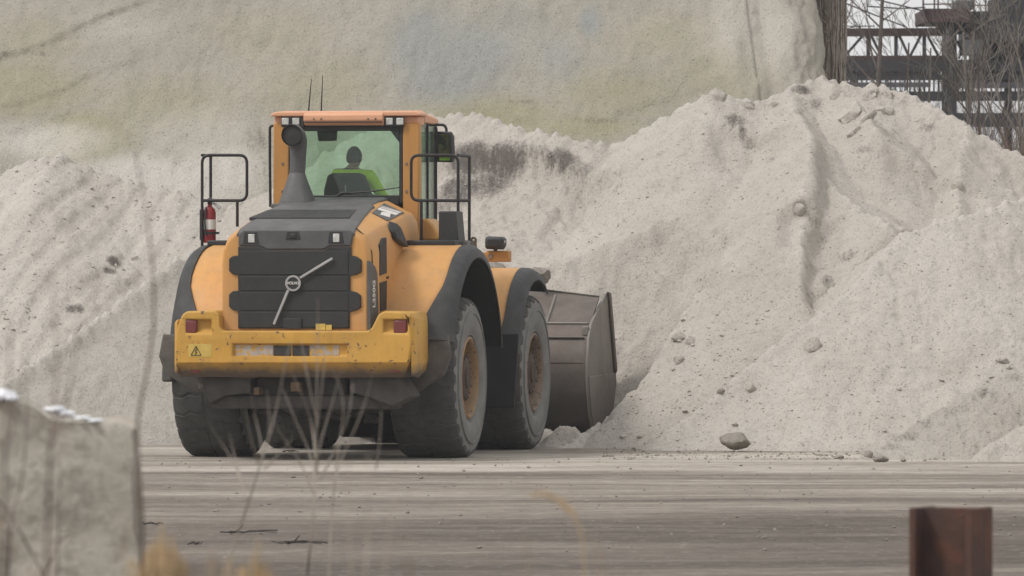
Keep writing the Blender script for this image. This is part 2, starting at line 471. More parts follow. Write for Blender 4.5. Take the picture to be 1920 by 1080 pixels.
class Pile:
    def __init__(self, ridges, k, seed, warp=.07, rough=.028, cutk=None, cutw=1.95, cutv=6.25, extra=None, lip=0.0, gully=.06, nz=1.0):
        self.nz = nz
        self.lip = lip; self.gully = gully
        self.s = []
        for rd in ridges:
            kk = k
            if isinstance(rd, tuple): rd, kk = rd
            P = [world(*p) for p in rd]
            for a, b in zip(P[:-1], P[1:]):
                n = max(1, int((b - a).length / .12))
                for i in range(n + 1):
                    q = a.lerp(b, i / n); self.s.append((q.x, q.y, q.z, kk))
        self.s = np.array(self.s); self.k = k; self.seed = seed; self.warp = warp; self.rough = rough
        self.cutk = cutk; self.cutw = cutw; self.cutv = cutv; self.extra = extra
    def h(self, X, Y):
        X = np.asarray(X, float); Y = np.asarray(Y, float)
        sd = self.seed
        k_ = self.nz
        Xw = X + self.warp * fbm(X * .9, Y * .9, 4, sd) + k_ * .012 * fbm(X * 5, Y * 5, 3, sd + 2)
        Yw = Y + self.warp * fbm(X * .9 + 40, Y * .9, 4, sd + 1) + k_ * .012 * fbm(X * 5, Y * 5 + 9, 3, sd + 3)
        z = np.full(X.shape, -9.0)
        for (x, y, zz, kk) in self.s:
            np.maximum(z, zz - kk * np.hypot(Xw - x, Yw - y), out=z)
        slope_y = Y * .8
        z = z + k_ * .07 * fbm(X * 1.1, slope_y * 1.1, 4, sd + 4) + k_ * self.rough * fbm(X * 6, Y * 4, 5, sd + 5, .6)
        # runnels down the slope and shallow slumps
        z = z - k_ * self.gully * np.clip(ridged(X * 1.5 + .5 * fbm(X, Y, 3, sd), Y * .35, 4, sd + 1) - .52, 0, 1) * 2 * smooth(.3, 1.2, z)
        cm = smooth(.06, .26, fbm(X * .75 + 11, Y * .8, 4, sd + 3))          # crumbly, broken patches
        z = z + k_ * cm * (.06 * fbm(X * 8, Y * 6, 4, sd + 2, .65) - .05 * np.clip(ridged(X * 4, Y * 3, 3, sd + 4) - .6, 0, 1))
        z = z - k_ * .16 * np.clip(fbm(X * 1.1 + 3, Y * 1.1, 5, sd + 6) - .16, 0, 1)
        self.dry = None
        if self.lip:
            zc = np.full(X.shape, 9.0)
            for (x, y, zz, kk) in self.s[::2]: np.minimum(zc, np.hypot(Xw - x, Yw - y), out=zc)
            self.dry = np.exp(-(zc / .07) ** 2)  # mask of the painted highlight along the crest
            z = z + self.lip * (np.exp(-(zc / .09) ** 2) - .6 * np.exp(-((zc - .25) / .16) ** 2)) * (1 + .7 * fbm(X * 3, Y * 3, 3, sd))
        if self.extra is not None: z = self.extra(X, Y, z)
        if self.cutk:
            u, v = loader_uv(X, Y)
            d = np.hypot(np.maximum(np.abs(u) - self.cutw, 0), np.maximum(v - self.cutv, 0))
            dd = d + .22 * fbm(X * 1.5, Y * 1.5, 4, sd + 2)
            c = self.cutk * dd + .10 * fbm(X * 5, Y * 5, 4, sd) - .03
            z = np.minimum(z, c)
        # toe feathering
        return z

def heap_mesh(name, pile, x0, x1, y0, y1, dx, dy, mat, stains, label, cat='salt pile', base=-.06, crest_light=.35):
    xs = np.arange(x0, x1 + dx / 2, dx); ys = np.arange(y0, y1 + dy / 2, dy)
    X, Y = np.meshgrid(xs, ys)
    Z = pile.h(X, Y); dz = pile.dry
    # stretch grains a little sideways so faces are not a perfect lattice
    Xj = X + .35 * dx * 2 * vnoise(X * 31, Y * 29, 3); Yj = Y + .35 * dy * 2 * vnoise(X * 27 + 5, Y * 33, 4)
    ny, nx = Z.shape
    keep = Z > base
    cell = keep[:-1, :-1] | keep[1:, :-1] | keep[:-1, 1:] | keep[1:, 1:]
    used = np.zeros_like(keep)
    used[:-1, :-1] |= cell; used[1:, :-1] |= cell; used[:-1, 1:] |= cell; used[1:, 1:] |= cell
    idx = -np.ones(Z.shape, int); idx[used] = np.arange(used.sum())
    Zc = np.maximum(Z, base - .05)
    co = np.stack([Xj[used], Yj[used], Zc[used]], 1)
    q = np.stack([idx[:-1, :-1], idx[:-1, 1:], idx[1:, 1:], idx[1:, :-1]], -1)[cell]
    st = np.zeros(len(co))
    for (c, r, amt) in stains:
        d = np.sqrt(((co[:, 0] - c[0]) / r[0]) ** 2 + ((co[:, 1] - c[1]) / max(r[0], r[1])) ** 2 + ((co[:, 2] - c[2]) / r[1]) ** 2)
        st = np.maximum(st, amt * (1 - smooth(.35, 1.25, d)))
    dry = np.zeros(len(co)) if dz is None else dz[used] * crest_light  # how strongly the crest highlight is painted on this pile
    return raw_mesh(name, co, q, mat, {'stain': st, 'dry': dry}, label, cat)

def raw_mesh(name, co, q, mat, attrs, label=None, cat=None, kind=None):
    me = bpy.data.meshes.new(name)
    n = len(q); m = q.shape[1]
    me.vertices.add(len(co)); me.vertices.foreach_set('co', co.astype(np.float32).ravel())
    me.loops.add(n * m); me.loops.foreach_set('vertex_index', q.astype(np.int32).ravel())
    me.polygons.add(n); me.polygons.foreach_set('loop_start', (np.arange(n) * m).astype(np.int32))
    me.update(calc_edges=True); me.validate()
    me.polygons.foreach_set('use_smooth', np.ones(n, bool))
    for k, a in attrs.items():
        at = me.attributes.new(k, 'FLOAT', 'POINT'); at.data.foreach_set('value', a.astype(np.float32))
    me.materials.append(mat)
    o = bpy.data.objects.new(name, me); COL.objects.link(o)
    return tag(o, label, cat, kind=kind)

# ------------------------------------------------------------------ ground
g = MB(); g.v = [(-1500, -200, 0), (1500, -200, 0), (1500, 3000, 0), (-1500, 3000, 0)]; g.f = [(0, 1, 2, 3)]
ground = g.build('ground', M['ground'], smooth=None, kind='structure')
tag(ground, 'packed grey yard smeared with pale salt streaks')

# ------------------------------------------------------------------ the salt piles
def scarp(X, Y, z):
    """undercut dirty face below the crust, left part of the crest"""
    ys = 97.78 - (X + .39) * .62 + .20 * fbm(X * 2.2, Y * .3, 4, 6) + .06 * fbm(X * 9, Y * 9, 3, 2)
    win = smooth(-1.7, -1.1, X) * (1 - smooth(.9, 1.7, X))
    drop = smooth(0, .10, ys - Y) * (1 - smooth(.5, 2.0, ys - Y))
    z = z - .30 * win * drop * (1 + .5 * fbm(X * 3, Y * 2, 3, 4))
    # the spur has slumped on its right flank, leaving a steep shaded side
    xs = 3.36 + (Y - 93.1) * .095 + .20 * fbm(Y * 1.6, X * .3, 5, 3)
    z = z - .21 * smooth(0, .15, X - xs) * (1 - smooth(.35, 1.1, X - xs)) * smooth(92.6, 93.1, Y) * (1 - smooth(95.2, 96.2, Y))
    # second, shorter break high on the right shoulder and a gully beside the spur
    for (xa, xb, ya, sl, amp) in ((2.55, 3.1, 96.75, -.2, .16), (3.3, 3.75, 94.3, .3, .20), (3.6, 4.4, 93.2, .5, .16), (4.6, 5.5, 96.0, -.3, .14)):
        y2 = ya + (X - xa) * sl + .12 * fbm(X * 3, Y, 4, 1)
        w2 = smooth(xa - .25, xa + .05, X) * (1 - smooth(xb - .05, xb + .25, X))
        z = z - amp * w2 * smooth(0, .09, y2 - Y) * (1 - smooth(.25, 1.1, y2 - Y))
    return z
main_pile = Pile([
    [(560, 300, 100.5), (640, 268, 100), (720, 228, 99.6), (810, 204, 99), (850, 203, 98.8), (900, 212, 98.4), (960, 232, 98), (1040, 245, 97.6), (1100, 258, 97.5), (1150, 268, 97.5),
     (1205, 238, 97.4), (1270, 205, 97.3), (1335, 172, 97.2), (1365, 178, 97.2), (1420, 188, 97.2), (1480, 160, 97.4), (1545, 146, 97.8), (1585, 156, 97.9), (1635, 152, 97.9), (1700, 174, 97.8),
     (1760, 198, 97.5), (1820, 235, 97), (1870, 264, 96.8), (1920, 294, 96.5), (2000, 345, 96), (2150, 420, 95.5)],
    [(1475, 166, 97.3), (1500, 215, 96.5), (1515, 255, 95.8), (1518, 300, 95.0), (1504, 420, 93.9), (1499, 520, 93.1)],
    [(1518, 268, 95.7), (1580, 335, 94.7), (1650, 402, 93.9), (1700, 436, 93.4)],
    [(1545, 146, 97.7), (1600, 185, 97.0), (1650, 240, 96.3)],
    [(1820, 236, 96.9), (1790, 330, 95.6), (1800, 390, 94.9)],
], .76, 1, cutk=1.55, cutw=1.90, lip=.035, extra=scarp, nz=.8)
right_pile = Pile([[(2150, 300, 95.0), (2000, 338, 94.6), (1920, 367, 94.2), (1860, 385, 93.9), (1790, 405, 93.6), (1700, 434, 93.4)],
                   [(1700, 434, 93.4), (1640, 500, 92.8), (1560, 570, 92.3), (1430, 668, 91.7), (1330, 745, 91.2), (1250, 812, 90.7)], [(1150, 778, 92.4), (1122, 802, 92.1), (1085, 821, 91.8), (1035, 840, 91.3)]], .74, 3, warp=.08, lip=.03)
corner_pile = Pile([[(2150, 560, 89.6), (2000, 640, 88.8), (1920, 682, 88.2), (1760, 768, 87.5), (1655, 838, 87.0), (1625, 852, 86.8)]], .74, 4, warp=.05, rough=.022)
near_pile = Pile([[(2150, 640, 88.0), (2000, 742, 87.2), (1920, 792, 86.7), (1825, 862, 86.1)]], .72, 5, warp=.08, rough=.025)
left_front = Pile([[(-160, 830, 92.6), (-60, 765, 93.1), (20, 712, 93.5), (110, 650, 94.1), (200, 590, 94.7), (330, 494, 95.6), (430, 448, 96.2), (560, 420, 97)]], .74, 6, warp=.05, rough=.022, cutk=1.5, cutw=2.1, lip=.07, nz=.4)
def tracks(X, Y, z):
    s = X * 1.0 - (Y - 98) * .42
    band = smooth(-7.6, -7.0, s) * (1 - smooth(-5.0, -4.3, s))
    rut = np.abs(((s * 2.7 + .25 * fbm(X, Y, 3, 2)) % 1.0) - .5) * 2
    z = z - band * .032 * (1 - smooth(.25, .55, rut)) * (1 + .8 * fbm(X * 3, Y * 3, 3, 5))
    cl = (np.sin(Y * 16 + 3 * fbm(X * 2, Y * 2, 3, 2)) > .2) * band * smooth(.25, .6, rut)
    return z + .014 * cl
left_pile = Pile([[(-260, 330, 101.8), (0, 322, 101.8), (60, 294, 101.8), (110, 286, 101.8), (140, 304, 101.8), (200, 326, 101.7), (280, 341, 101.6), (380, 364, 101.4), (480, 392, 101.2), (600, 430, 101)],
                  [(110, 290, 101.7), (60, 360, 100.6)]], .70, 7, extra=tracks, cutk=1.55, nz=.6)

def pick(pile, px, py, d0=84.0, d1=104.0):
    ds = np.arange(d0, d1, .03)
    X = (px - 960) / F * ds; Z = H - (py - HOR) / F * ds
    hh = pile.h(X, ds)
    i = np.argmax(hh >= Z)
    if not (hh >= Z).any(): i = np.argmin(np.abs(hh - Z))
    return Vector((X[i], ds[i], Z[i]))
def stains(pile, lst):
    return [(pick(pile, px, py), (rx / 158.0, rz / 158.0), a) for (px, py, rx, rz, a) in lst]

heap_mesh('salt_pile', main_pile, -5.0, 10.0, 88.9, 100.2, .032, .032, M['salt'],
          stains(main_pile, [(880, 300, 75, 55, 1.0), (945, 300, 70, 55, 1.0), (860, 350, 50, 70, .9), (915, 350, 60, 60, .9), (1000, 285, 50, 30, .6), (1050, 298, 50, 40, .95), (1092, 318, 40, 32, .7), (1120, 345, 28, 24, .6), (830, 380, 40, 60, .7),
                             (1160, 352, 24, 16, .6), (1380, 225, 28, 30, .85), (1392, 250, 12, 26, .85), (1405, 270, 22, 18, .6), (1445, 300, 40, 12, .6), (1505, 168, 34, 16, .8), (1530, 195, 24, 26, .6),
                             (1490, 210, 30, 12, .6), (1500, 390, 20, 24, .75), (1530, 418, 28, 20, .6), (1555, 530, 16, 40, .7), (1590, 480, 36, 18, .55), (1620, 280, 40, 12, .5), (1740, 240, 26, 26, .65), (1760, 225, 20, 16, .5),
                             (1725, 280, 12, 30, .5), (1690, 260, 18, 10, .4), (1240, 350, 30, 10, .4), (1660, 370, 22, 30, .4), (1280, 600, 60, 16, .35), (1180, 520, 30, 12, .35), (1010, 515, 60, 20, .5)]),
          'tall grey-white salt pile that the loader digs into, with dark dirty scarp')
heap_mesh('salt_pile', right_pile, .3, 10.4, 89.2, 96.4, .032, .032, M['salt_fresh'],
          stains(right_pile, [(1640, 560, 30, 20, .3), (1760, 540, 40, 12, .3), (1500, 690, 40, 16, .3), (1850, 640, 24, 10, .3), (1600, 640, 30, 30, .3)]),
          'fresh pale salt cone spilling down to the yard at the right')
heap_mesh('salt_pile', corner_pile, 3.6, 9.6, 85.8, 89.8, .022, .022, M['salt_shaded'],
          stains(corner_pile, [(1665, 838, 30, 12, .5), (1700, 818, 40, 13, .55), (1745, 796, 40, 14, .55), (1795, 770, 40, 13, .5), (1850, 738, 36, 12, .55), (1905, 708, 36, 12, .5), (1860, 840, 24, 12, .6)]),
          'low salt heap with a dark sloping edge and small stones at its toe')
heap_mesh('salt_pile', near_pile, 4.7, 9.2, 85.2, 88.0, .022, .022, M['salt'],
          stains(near_pile, [(1900, 840, 60, 14, .4)]),
          'small salt drift at the right edge, nearest of the piles')
heap_mesh('salt_pile', left_front, -9.8, -1.6, 91.2, 98.0, .032, .032, M['salt_shaded'],
          stains(left_front, [(150, 660, 30, 30, .3), (300, 600, 50, 20, .25), (230, 720, 60, 30, .25)]),
          'low salt ridge with a crisp crest line left of the loader', crest_light=1.0)
heap_mesh('salt_pile', left_pile, -13.0, -1.0, 95.6, 103.2, .034, .034, M['salt_fresh'],
          stains(left_pile, [(215, 490, 30, 16, 1.0), (205, 508, 22, 14, .9), (255, 485, 16, 10, .8), (140, 580, 26, 16, .9), (240, 530, 40, 14, .55), (120, 300, 40, 14, .45), (280, 345, 20, 6, .6), (90, 470, 30, 20, .3),
                             (180, 440, 24, 16, .4), (60, 330, 40, 14, .35), (50, 540, 20, 30, .3)]),
          'rutted salt pile on the left, marked by machine tracks')

# ------------------------------------------------------------------ great weathered mound behind
def great_mound():
    X_END, Y0, RAD = 4.83, 103.4, 1.0
    ds = .045
    path = []
    x = -13.0
    while x < X_END - RAD: path.append((x, Y0, 0.0)); x += ds
    for i in range(36):
        a = (i / 36) * math.pi / 2
        path.append((X_END - RAD + RAD * math.sin(a), Y0 + RAD - RAD * math.cos(a), a))
    y = Y0 + RAD
    while y < 121: path.append((X_END, y, math.pi / 2)); y += .12
    P = np.array(path)
    zt = np.arange(0, 9.0, .045)
    A = P[:, 2][None, :]; s = np.arange(len(P))[None, :] * ds
    Z = np.repeat(zt[:, None], len(P), 1)
    nx_, ny_ = -np.sin(A), np.cos(A)                      # inward
    c = np.cos(A) * .92 + np.sin(A) * .115
    over = np.clip(Z - 7.2, 0, 9)
    off = c * Z + over ** 2 * .9                          # rounds over at the top
    # each height is the same outline moved back and slightly in, so the corner never crosses itself
    sx = smooth(-6, X_END - RAD, P[:, 0][None, :])
    px_ = P[:, 0][None, :] - .115 * Z * sx + 0 * s; py_ = P[:, 1][None, :] + .92 * Z + over ** 2 * .9 + 0 * s
    big = .20 * fbm(s * .22, Z * .22, 3, 2) + .045 * fbm(s * 1.1, Z * .8, 4, 3) + .03 * fbm(s * 7, Z * 6, 4, 4, .7)
    big = big + .07 * np.clip(ridged(s * .55, Z * .12, 3, 5) - .45, 0, 1)          # drapes down the face
    # old bench lines on the left shoulder
    for (x0, z0, x1, z1, amp) in ((-6.9, 4.83, -4.9, 5.62, .055), (-6.9, 4.12, -5.2, 4.72, .035), (-6.9, 3.75, -5.6, 4.2, .025), (1.9, 4.0, 4.6, 4.9, .012)):
        zl = z0 + (P[:, 0][None, :] - x0) * (z1 - z0) / (x1 - x0) + .08 * fbm(s * 1.2, s * 0, 4, 6)
        fade = smooth(x0 - 4, x0, P[:, 0][None, :]) * (1 - smooth(x1 - .5, x1 + .6, P[:, 0][None, :]))
        big = big - amp * fade * (smooth(-.03, .04, Z - zl) * (1 - smooth(.0, 1.6, Z - zl)))
    big = big + smooth(15.5, 17.2, s) * (.10 * fbm(s * 1.6, Z * 1.2, 4, 6) + .06 * fbm(s * 5, Z * 3, 3, 2))
    # a fold hangs near the right end
    big = big - .07 * np.exp(-((s - (X_END + 13 - 1.25)) / .22) ** 2) * smooth(2.5, 5, Z) + .10 * np.exp(-((s - (X_END + 13 - .75)) / .14) ** 2)
    px_ = px_ + nx_ * big; py_ = py_ + ny_ * big
    co = np.stack([px_, py_, Z + .03 * fbm(s * 4, Z * 4, 3, 1)], -1)
    ny, nx, _ = co.shape
    idx = np.arange(ny * nx).reshape(ny, nx)
    q = np.stack([idx[:-1, :-1], idx[:-1, 1:], idx[1:, 1:], idx[1:, :-1]], -1).reshape(-1, 4)
    co = co.reshape(-1, 3)
    def blob(lst):
        r = np.zeros(len(co)); n = .5 * fbm(co[:, 0] * .9, co[:, 2] * 1.1, 5, 2)
        for (px, py, rx, rz, a) in lst:
            d = 106.5; cx, cz = (px - 960) / F * d, H - (py - HOR) / F * d
            dd = np.sqrt(((co[:, 0] - cx) / (rx / 140)) ** 2 + ((co[:, 2] - cz) / (rz / 140)) ** 2)
            r = np.maximum(r, a * (1 - smooth(.3, 1.25, dd + n)))
        return r
    front = (co[:, 1] < Y0 + 9)
    olive = blob([(60, 170, 150, 60, .8), (160, 250, 110, 70, .9), (300, 190, 160, 70, .55), (60, 60, 120, 60, .5), (600, 170, 140, 90, .55), (950, 215, 150, 50, .9), (1150, 170, 160, 60, .75), (1100, 235, 120, 26, .9),
                  (1350, 130, 120, 70, .55), (1250, 60, 140, 60, .45), (500, 60, 160, 60, .35), (870, 210, 140, 40, .6)]) * front
    blue = blob([(790, 80, 90, 90, .75), (880, 110, 110, 80, .8), (830, 150, 120, 50, .8), (1110, 30, 34, 50, .9), (1050, 110, 60, 70, .6), (300, 325, 90, 20, .5), (960, 40, 80, 40, .4)]) * front
    stain = blob([(480, 262, 40, 34, .55), (500, 320, 40, 40, .35), (30, 95, 80, 9, .5), (130, 65, 70, 9, .5), (60, 215, 90, 8, .35), (1000, 190, 120, 10, .5), (760, 165, 60, 14, .35), (1120, 225, 70, 9, .5)]) * front
    pale = blob([(90, 265, 130, 40, .75), (260, 330, 170, 50, .85), (400, 330, 110, 70, .8), (360, 250, 120, 60, .3), (1420, 60, 130, 90, .4), (200, 40, 160, 50, .25)]) * front
    return raw_mesh('salt_pile', co, q, M['salt_old'], {'olive': olive, 'blue': blue, 'stain': stain, 'dry': pale},
                    'towering weathered salt mound stained olive and blue behind everything', 'salt mound')
great_mound()

# ------------------------------------------------------------------ stones, slabs and lumps
def stone(name, c, size, seed, mat, label, cat='stone', group=None, sub=3, rotz=0.0, tilt=0.0, ang=.28):
    rnd = random.Random(seed)
    bm = bmesh.new()
    if cat == 'salt slab':
        bmesh.ops.create_cube(bm, size=1.6); bmesh.ops.subdivide_edges(bm, edges=bm.edges[:], cuts=5, use_grid_fill=True)
        for v in bm.verts: v.co = v.co * (1 - .16 * (v.co.length - .8))
    else: bmesh.ops.create_icosphere(bm, subdivisions=sub, radius=1.0)
    planes = [(Vector((rnd.uniform(-1, 1), rnd.uniform(-1, 1), rnd.uniform(-1, 1))).normalized(), rnd.uniform(.62, .9)) for _ in range(11)]
    for v in bm.verts:
        p = v.co.copy()
        for n, d in planes:
            e = p.dot(n) - d
            if e > 0: p -= n * e
        a = np.array([p.x * 2.2 + seed, p.x * 5 + seed]); b = np.array([p.y * 2.2 + p.z * 1.3, p.y * 5 + p.z * 4])
        nz = fbm(a, b, 3, seed)
        v.co = p * (1 + ang * .5 * nz[0] + ang * .2 * nz[1])
    Mx = Matrix.Rotation(rotz, 4, 'Z') @ Matrix.Rotation(tilt, 4, 'Y') @ Matrix.Diagonal((size[0] / 2, size[1] / 2, size[2] / 2, 1))
    bm.transform(Mx)
    me = bpy.data.meshes.new(name); bm.to_mesh(me); bm.free()
    at = me.attributes.new('stain', 'FLOAT', 'POINT')
    finish(me, mat, 50)
    o = bpy.data.objects.new(name, me); COL.objects.link(o); o.location = c
    return tag(o, label, cat, group)

def ground_at(px, py):
    d = H * F / (py - HOR); return Vector(((px - 960) / F * d, d, 0))
p = ground_at(1380, 847); stone('stone', (p.x, p.y, .12), (.38, .30, .20), 3, M['stone'], 'big dark lump lying on the yard in front of the main pile')
p = ground_at(1500, 843); stone('stone', (p.x, p.y, .03), (.34, .3, .12), 5, M['stone'], 'flat crumbled lump at the pile toe, right of the big dark lump')
for (px, py, w, h, sd, lab) in ((1628, 862, .12, .13, 8, 'small pale upright stone at the toe of the low heap'), (1652, 866, .19, .09, 9, 'darker stone beside the pale upright stone'),
                               (1572, 860, .14, .05, 12, 'flat pebble left of the stones at the low heap'), (1664, 858, .14, .08, 13, 'rounded stone behind the darker stone at the low heap'), (1694, 866, .07, .05, 14, 'tiny pebble right of the stones at the low heap')):
    p = ground_at(px, py); stone('stone', (p.x, p.y, h * .35), (w, w * .9, h), sd, M['stone'], lab, sub=2)
def on(pile, px, py, w, h, sd, lab, group=None, cat='salt lump', mat='salt', rotz=0, tilt=0, lift=-.02):
    c = pick(pile, px, py); c.z += h * lift; c.y -= h * .15
    return stone('salt_lump', c, (w, w * .8, h), sd, M[mat], lab, cat, group, rotz=rotz, tilt=tilt)
on(right_pile, 1524, 650, .19, .26, 21, 'egg-shaped lump casting a shade on the pale cone')
on(right_pile, 1391, 657, .26, .19, 22, 'broad lump sunk in the slope left of the egg-shaped lump')
on(right_pile, 1408, 728, .14, .13, 23, 'lump on the lower slope under the broad lump')
on(right_pile, 1352, 734, .10, .09, 24, 'small dark lump low on the slope above the big stone', mat='stone')
on(main_pile, 1690, 434, .36, .13, 25, 'flat bright slab where two salt slopes meet', tilt=.1)
on(main_pile, 1275, 632, .22, .16, 26, 'broken lump on the main pile right of the bucket')
on(main_pile, 1296, 640, .14, .15, 27, 'narrow lump leaning on the broken lump beside the bucket')
on(main_pile, 1272, 676, .14, .14, 28, 'lump below the broken lump on the main pile')
on(right_pile, 1880, 676, .17, .11, 29, 'lump resting high on the slope at the right edge')
on(main_pile, 1795, 350, .15, .18, 30, 'upright lump high on the main pile at the right')
on(main_pile, 1815, 425, .16, .20, 31, 'lump in the upper gully at the right')
on(main_pile, 1500, 392, .15, .15, 32, 'dirty lump on the spur of the main pile')
for i, (px, py, w, h, tl) in enumerate(((1632, 166, .42, .12, -.9), (1596, 205, .50, .13, -.72), (1620, 216, .5, .11, -.62), (1660, 168, .30, .10, .15), (1655, 196, .36, .10, .1), (1600, 240, .34, .10, -.6), (1690, 180, .22, .09, .4), (1570, 170, .26, .12, -.3), (1400, 186, .34, .10, .05), (1455, 186, .30, .08, .08), (1345, 172, .34, .16, .4))):
    c = pick(main_pile, px, py + 8); c.z -= .025
    stone('salt_slab', c, (w * .8, w * .6, h * 1.5), 40 + i, M['salt_fresh'], 'slab of caked salt crust broken along the crest of the main pile', 'salt slab', 'salt slabs on the crest', rotz=.3 * (i % 3 - 1), tilt=tl, ang=.7)

# loose crumbs: nobody could count them
def crumbs(name, pile, boxes, n, seed, mat, smin, smax):
    rnd = np.random.RandomState(seed)
    base = np.array([(1, 0, 0), (-1, 0, 0), (0, 1, 0), (0, -1, 0), (0, 0, 1), (0, 0, -1)], float)
    fs = np.array([(0, 2, 4), (2, 1, 4), (1, 3, 4), (3, 0, 4), (2, 0, 5), (1, 2, 5), (3, 1, 5), (0, 3, 5)])
    X = []; Y = []
    for (x0, x1, y0, y1, wt) in boxes:
        k = int(n * wt); X.append(rnd.uniform(x0, x1, k)); Y.append(rnd.uniform(y0, y1, k))
    X = np.concatenate(X); Y = np.concatenate(Y)
    Z = pile.h(X, Y) if pile else np.zeros_like(X)
    ok = (Z > 0) if pile else np.ones(len(X), bool)
    X, Y, Z = X[ok], Y[ok], Z[ok]
    r = smin * (smax / smin) ** (rnd.rand(len(X)) ** 3.5)
    v = base[None] * (r[:, None, None] * rnd.uniform(.55, 1.2, (len(X), 6, 1)))
    a = rnd.uniform(0, 6.28, len(X)); ca, sa = np.cos(a)[:, None], np.sin(a)[:, None]
    v = np.stack([v[..., 0] * ca - v[..., 1] * sa, v[..., 0] * sa + v[..., 1] * ca, v[..., 2] * .75 + v[..., 0] * .25], -1)
    v += np.stack([X, Y, Z + r * .25], -1)[:, None]
    q = (fs[None] + (np.arange(len(X)) * 6)[:, None, None]).reshape(-1, 3)
    co = v.reshape(-1, 3)
    o = raw_mesh(name, co, q, mat, {'stain': np.zeros(len(co))}, kind='stuff')
    o.data.polygons.foreach_set('use_smooth', np.zeros(len(q), bool))
    return o
crumbs('salt_crumbs', main_pile, [(-1, 7, 91, 98, 1)], 5000, 1, M['salt'], .004, .024)
crumbs('salt_crumbs', right_pile, [(1.5, 7, 89, 94, 1)], 3200, 2, M['salt_fresh'], .004, .022)
crumbs('salt_crumbs', left_pile, [(-7, -2, 96.5, 102, 1)], 3000, 3, M['salt'], .004, .035)
crumbs('salt_crumbs', corner_pile, [(4, 7, 86, 89, 1)], 1200, 4, M['salt'], .004, .025)
crumbs('toe_lumps', right_pile, [(1.5, 7, 90.0, 91.3, 1)], 90, 8, M['salt_fresh'], .015, .065)
crumbs('toe_lumps', main_pile, [(1.0, 3.0, 91.2, 93.2, 1)], 140, 9, M['salt_fresh'], .015, .06)
crumbs('salt_crumbs', None, [(1.0, 7.5, 86.5, 91.5, .5), (-8, 8, 60, 88, .5)], 4000, 5, M['stone'], .005, .03)

# ================================================================== WHEEL LOADER
LD = empty('wheel_loader', (OX, OY, 0), -YAW)
tag(LD, 'orange-yellow wheel loader seen from behind, bucket pushed into the salt', 'wheel loader')
UC = .05        # the rear body sits a touch off the axle centre

# ---- wheels
def wheel(u0, v0, side, rimmat):
    r_ = .885; zc = .875
    w = empty('wheel', (0, 0, 0), 0, LD)
    w.location = (u0, v0, zc)
    s = side
    prof = [(.44, .30), (.47, .345), (.52, .375), (.60, .392), (.68, .388), (.745, .37), (.775, .378), (.80, .372), (.83, .355), (.845, .30), (.85, .15), (.852, 0), (.85, -.15), (.845, -.30), (.83, -.355), (.80, -.372), (.68, -.388), (.60, -.392), (.52, -.375), (.44, -.30)]
    b = MB(); b.lathe([(r, t * s) for r, t in prof[:9]], (0, 0, 0), 72); b.lathe([(r, t * s) for r, t in prof[14:]], (0, 0, 0), 72); b.build('tyre', M['sidewall'], w, smooth=40, kind='stuff')
    b = MB(); b.lathe([(r, t * s) for r, t in [(.828, .357), (.868, .315), (.879, .15), (.880, 0), (.879, -.15), (.868, -.315), (.828, -.357)]], (0, 0, 0), 72); b.build('tread_band', M['tread'], w, smooth=40)
    # raised ring and bead on the outer wall
    b = MB()
    b.lathe([(.462, .335), (.475, .362), (.492, .358), (.49, .34)], (0, 0, 0), 64)
    b.lathe([(.70, .375), (.705, .396), (.722, .394), (.728, .37)], (0, 0, 0), 64)
    for q in b.v and [0]: pass
    b.v = [(x * s, y, z) for x, y, z in b.v]
    b.build('tyre_ring', M['sidewall'], w, smooth=40)
    # rock tread: two staggered rows of heavy skewed lugs that run down the shoulder
    b = MB(); N = 26
    for row in (-1, 1):
        for k in range(N):
            a0 = 2 * math.pi * (k + (.5 if row > 0 else 0)) / N
            secs = []
            for (t, rr, da, wid) in ((.012, .888, .06, .104), (.10, .890, .03, .100), (.17, .890, .05, .102), (.25, .887, .0, .104), (.32, .874, .012, .100), (.362, .842, 0, .098), (.377, .80, 0, .05)):
                ring = []
                for (sg, rad) in ((-1, .80 if t < .35 else rr - .05), (-1, rr), (1, rr), (1, .80 if t < .35 else rr - .05)):
                    a = a0 + da + sg * wid
                    tt = t - (.03 if (t > .35 and rad < rr) else 0)
                    ring.append((row * tt, rad * math.sin(a), rad * math.cos(a)))
                secs.append(ring)
            b.loft(secs)
    b.build('tread_lugs', M['tread'], w, smooth=30, kind='stuff', bevel=.006, seg=1)
    b = MB()
    b.lathe([(.452, .30), (.452, .352), (.43, .365), (.415, .35), (.408, .30), (.395, .20), (.385, .10)], (0, 0, 0), 56)
    b.v = [(x * s, y, z) for x, y, z in b.v]
    b.build('rim', M[rimmat], w, smooth=40)
    b = MB(); b.lathe([(.392, .07), (.34, .10), (.30, .09), (.25, .08), (.24, .05), (.0, .05)], (0, 0, 0), 56)
    b.v = [(x * s, y, z) for x, y, z in b.v]; b.build('wheel_disc', M['disc'], w, smooth=40)
    b = MB(); b.lathe([(.285, .08), (.28, .24), (.262, .262), (.262, .29), (.225, .315), (.12, .325), (.11, .345), (.0, .345)], (0, 0, 0), 40)
    b.v = [(x * s, y, z) for x, y, z in b.v]; b.build('hub', M['disc'], w, smooth=40)
    for k in range(16):
        a = 2 * math.pi * k / 16
        c = MB(); c.lathe([(.0, .322), (.016, .322), (.016, .29)], (0, .235 * math.sin(a), .235 * math.cos(a)), 6)
        c.v = [(x * s, y, z) for x, y, z in c.v]
        c.build('wheel_nut', M['disc'], w, smooth=30)
    return w
M['disc'] = pmat('wheel_disc', (.060, .040, .028), .85, var=.3, scale=6, dust=(.11, .08, .06), dustamt=.5, bump=.3, bscale=20)
WV = 3.47
wheel(1.19, 0, 1, 'rim'); wheel(-1.25, 0, -1, 'rim')
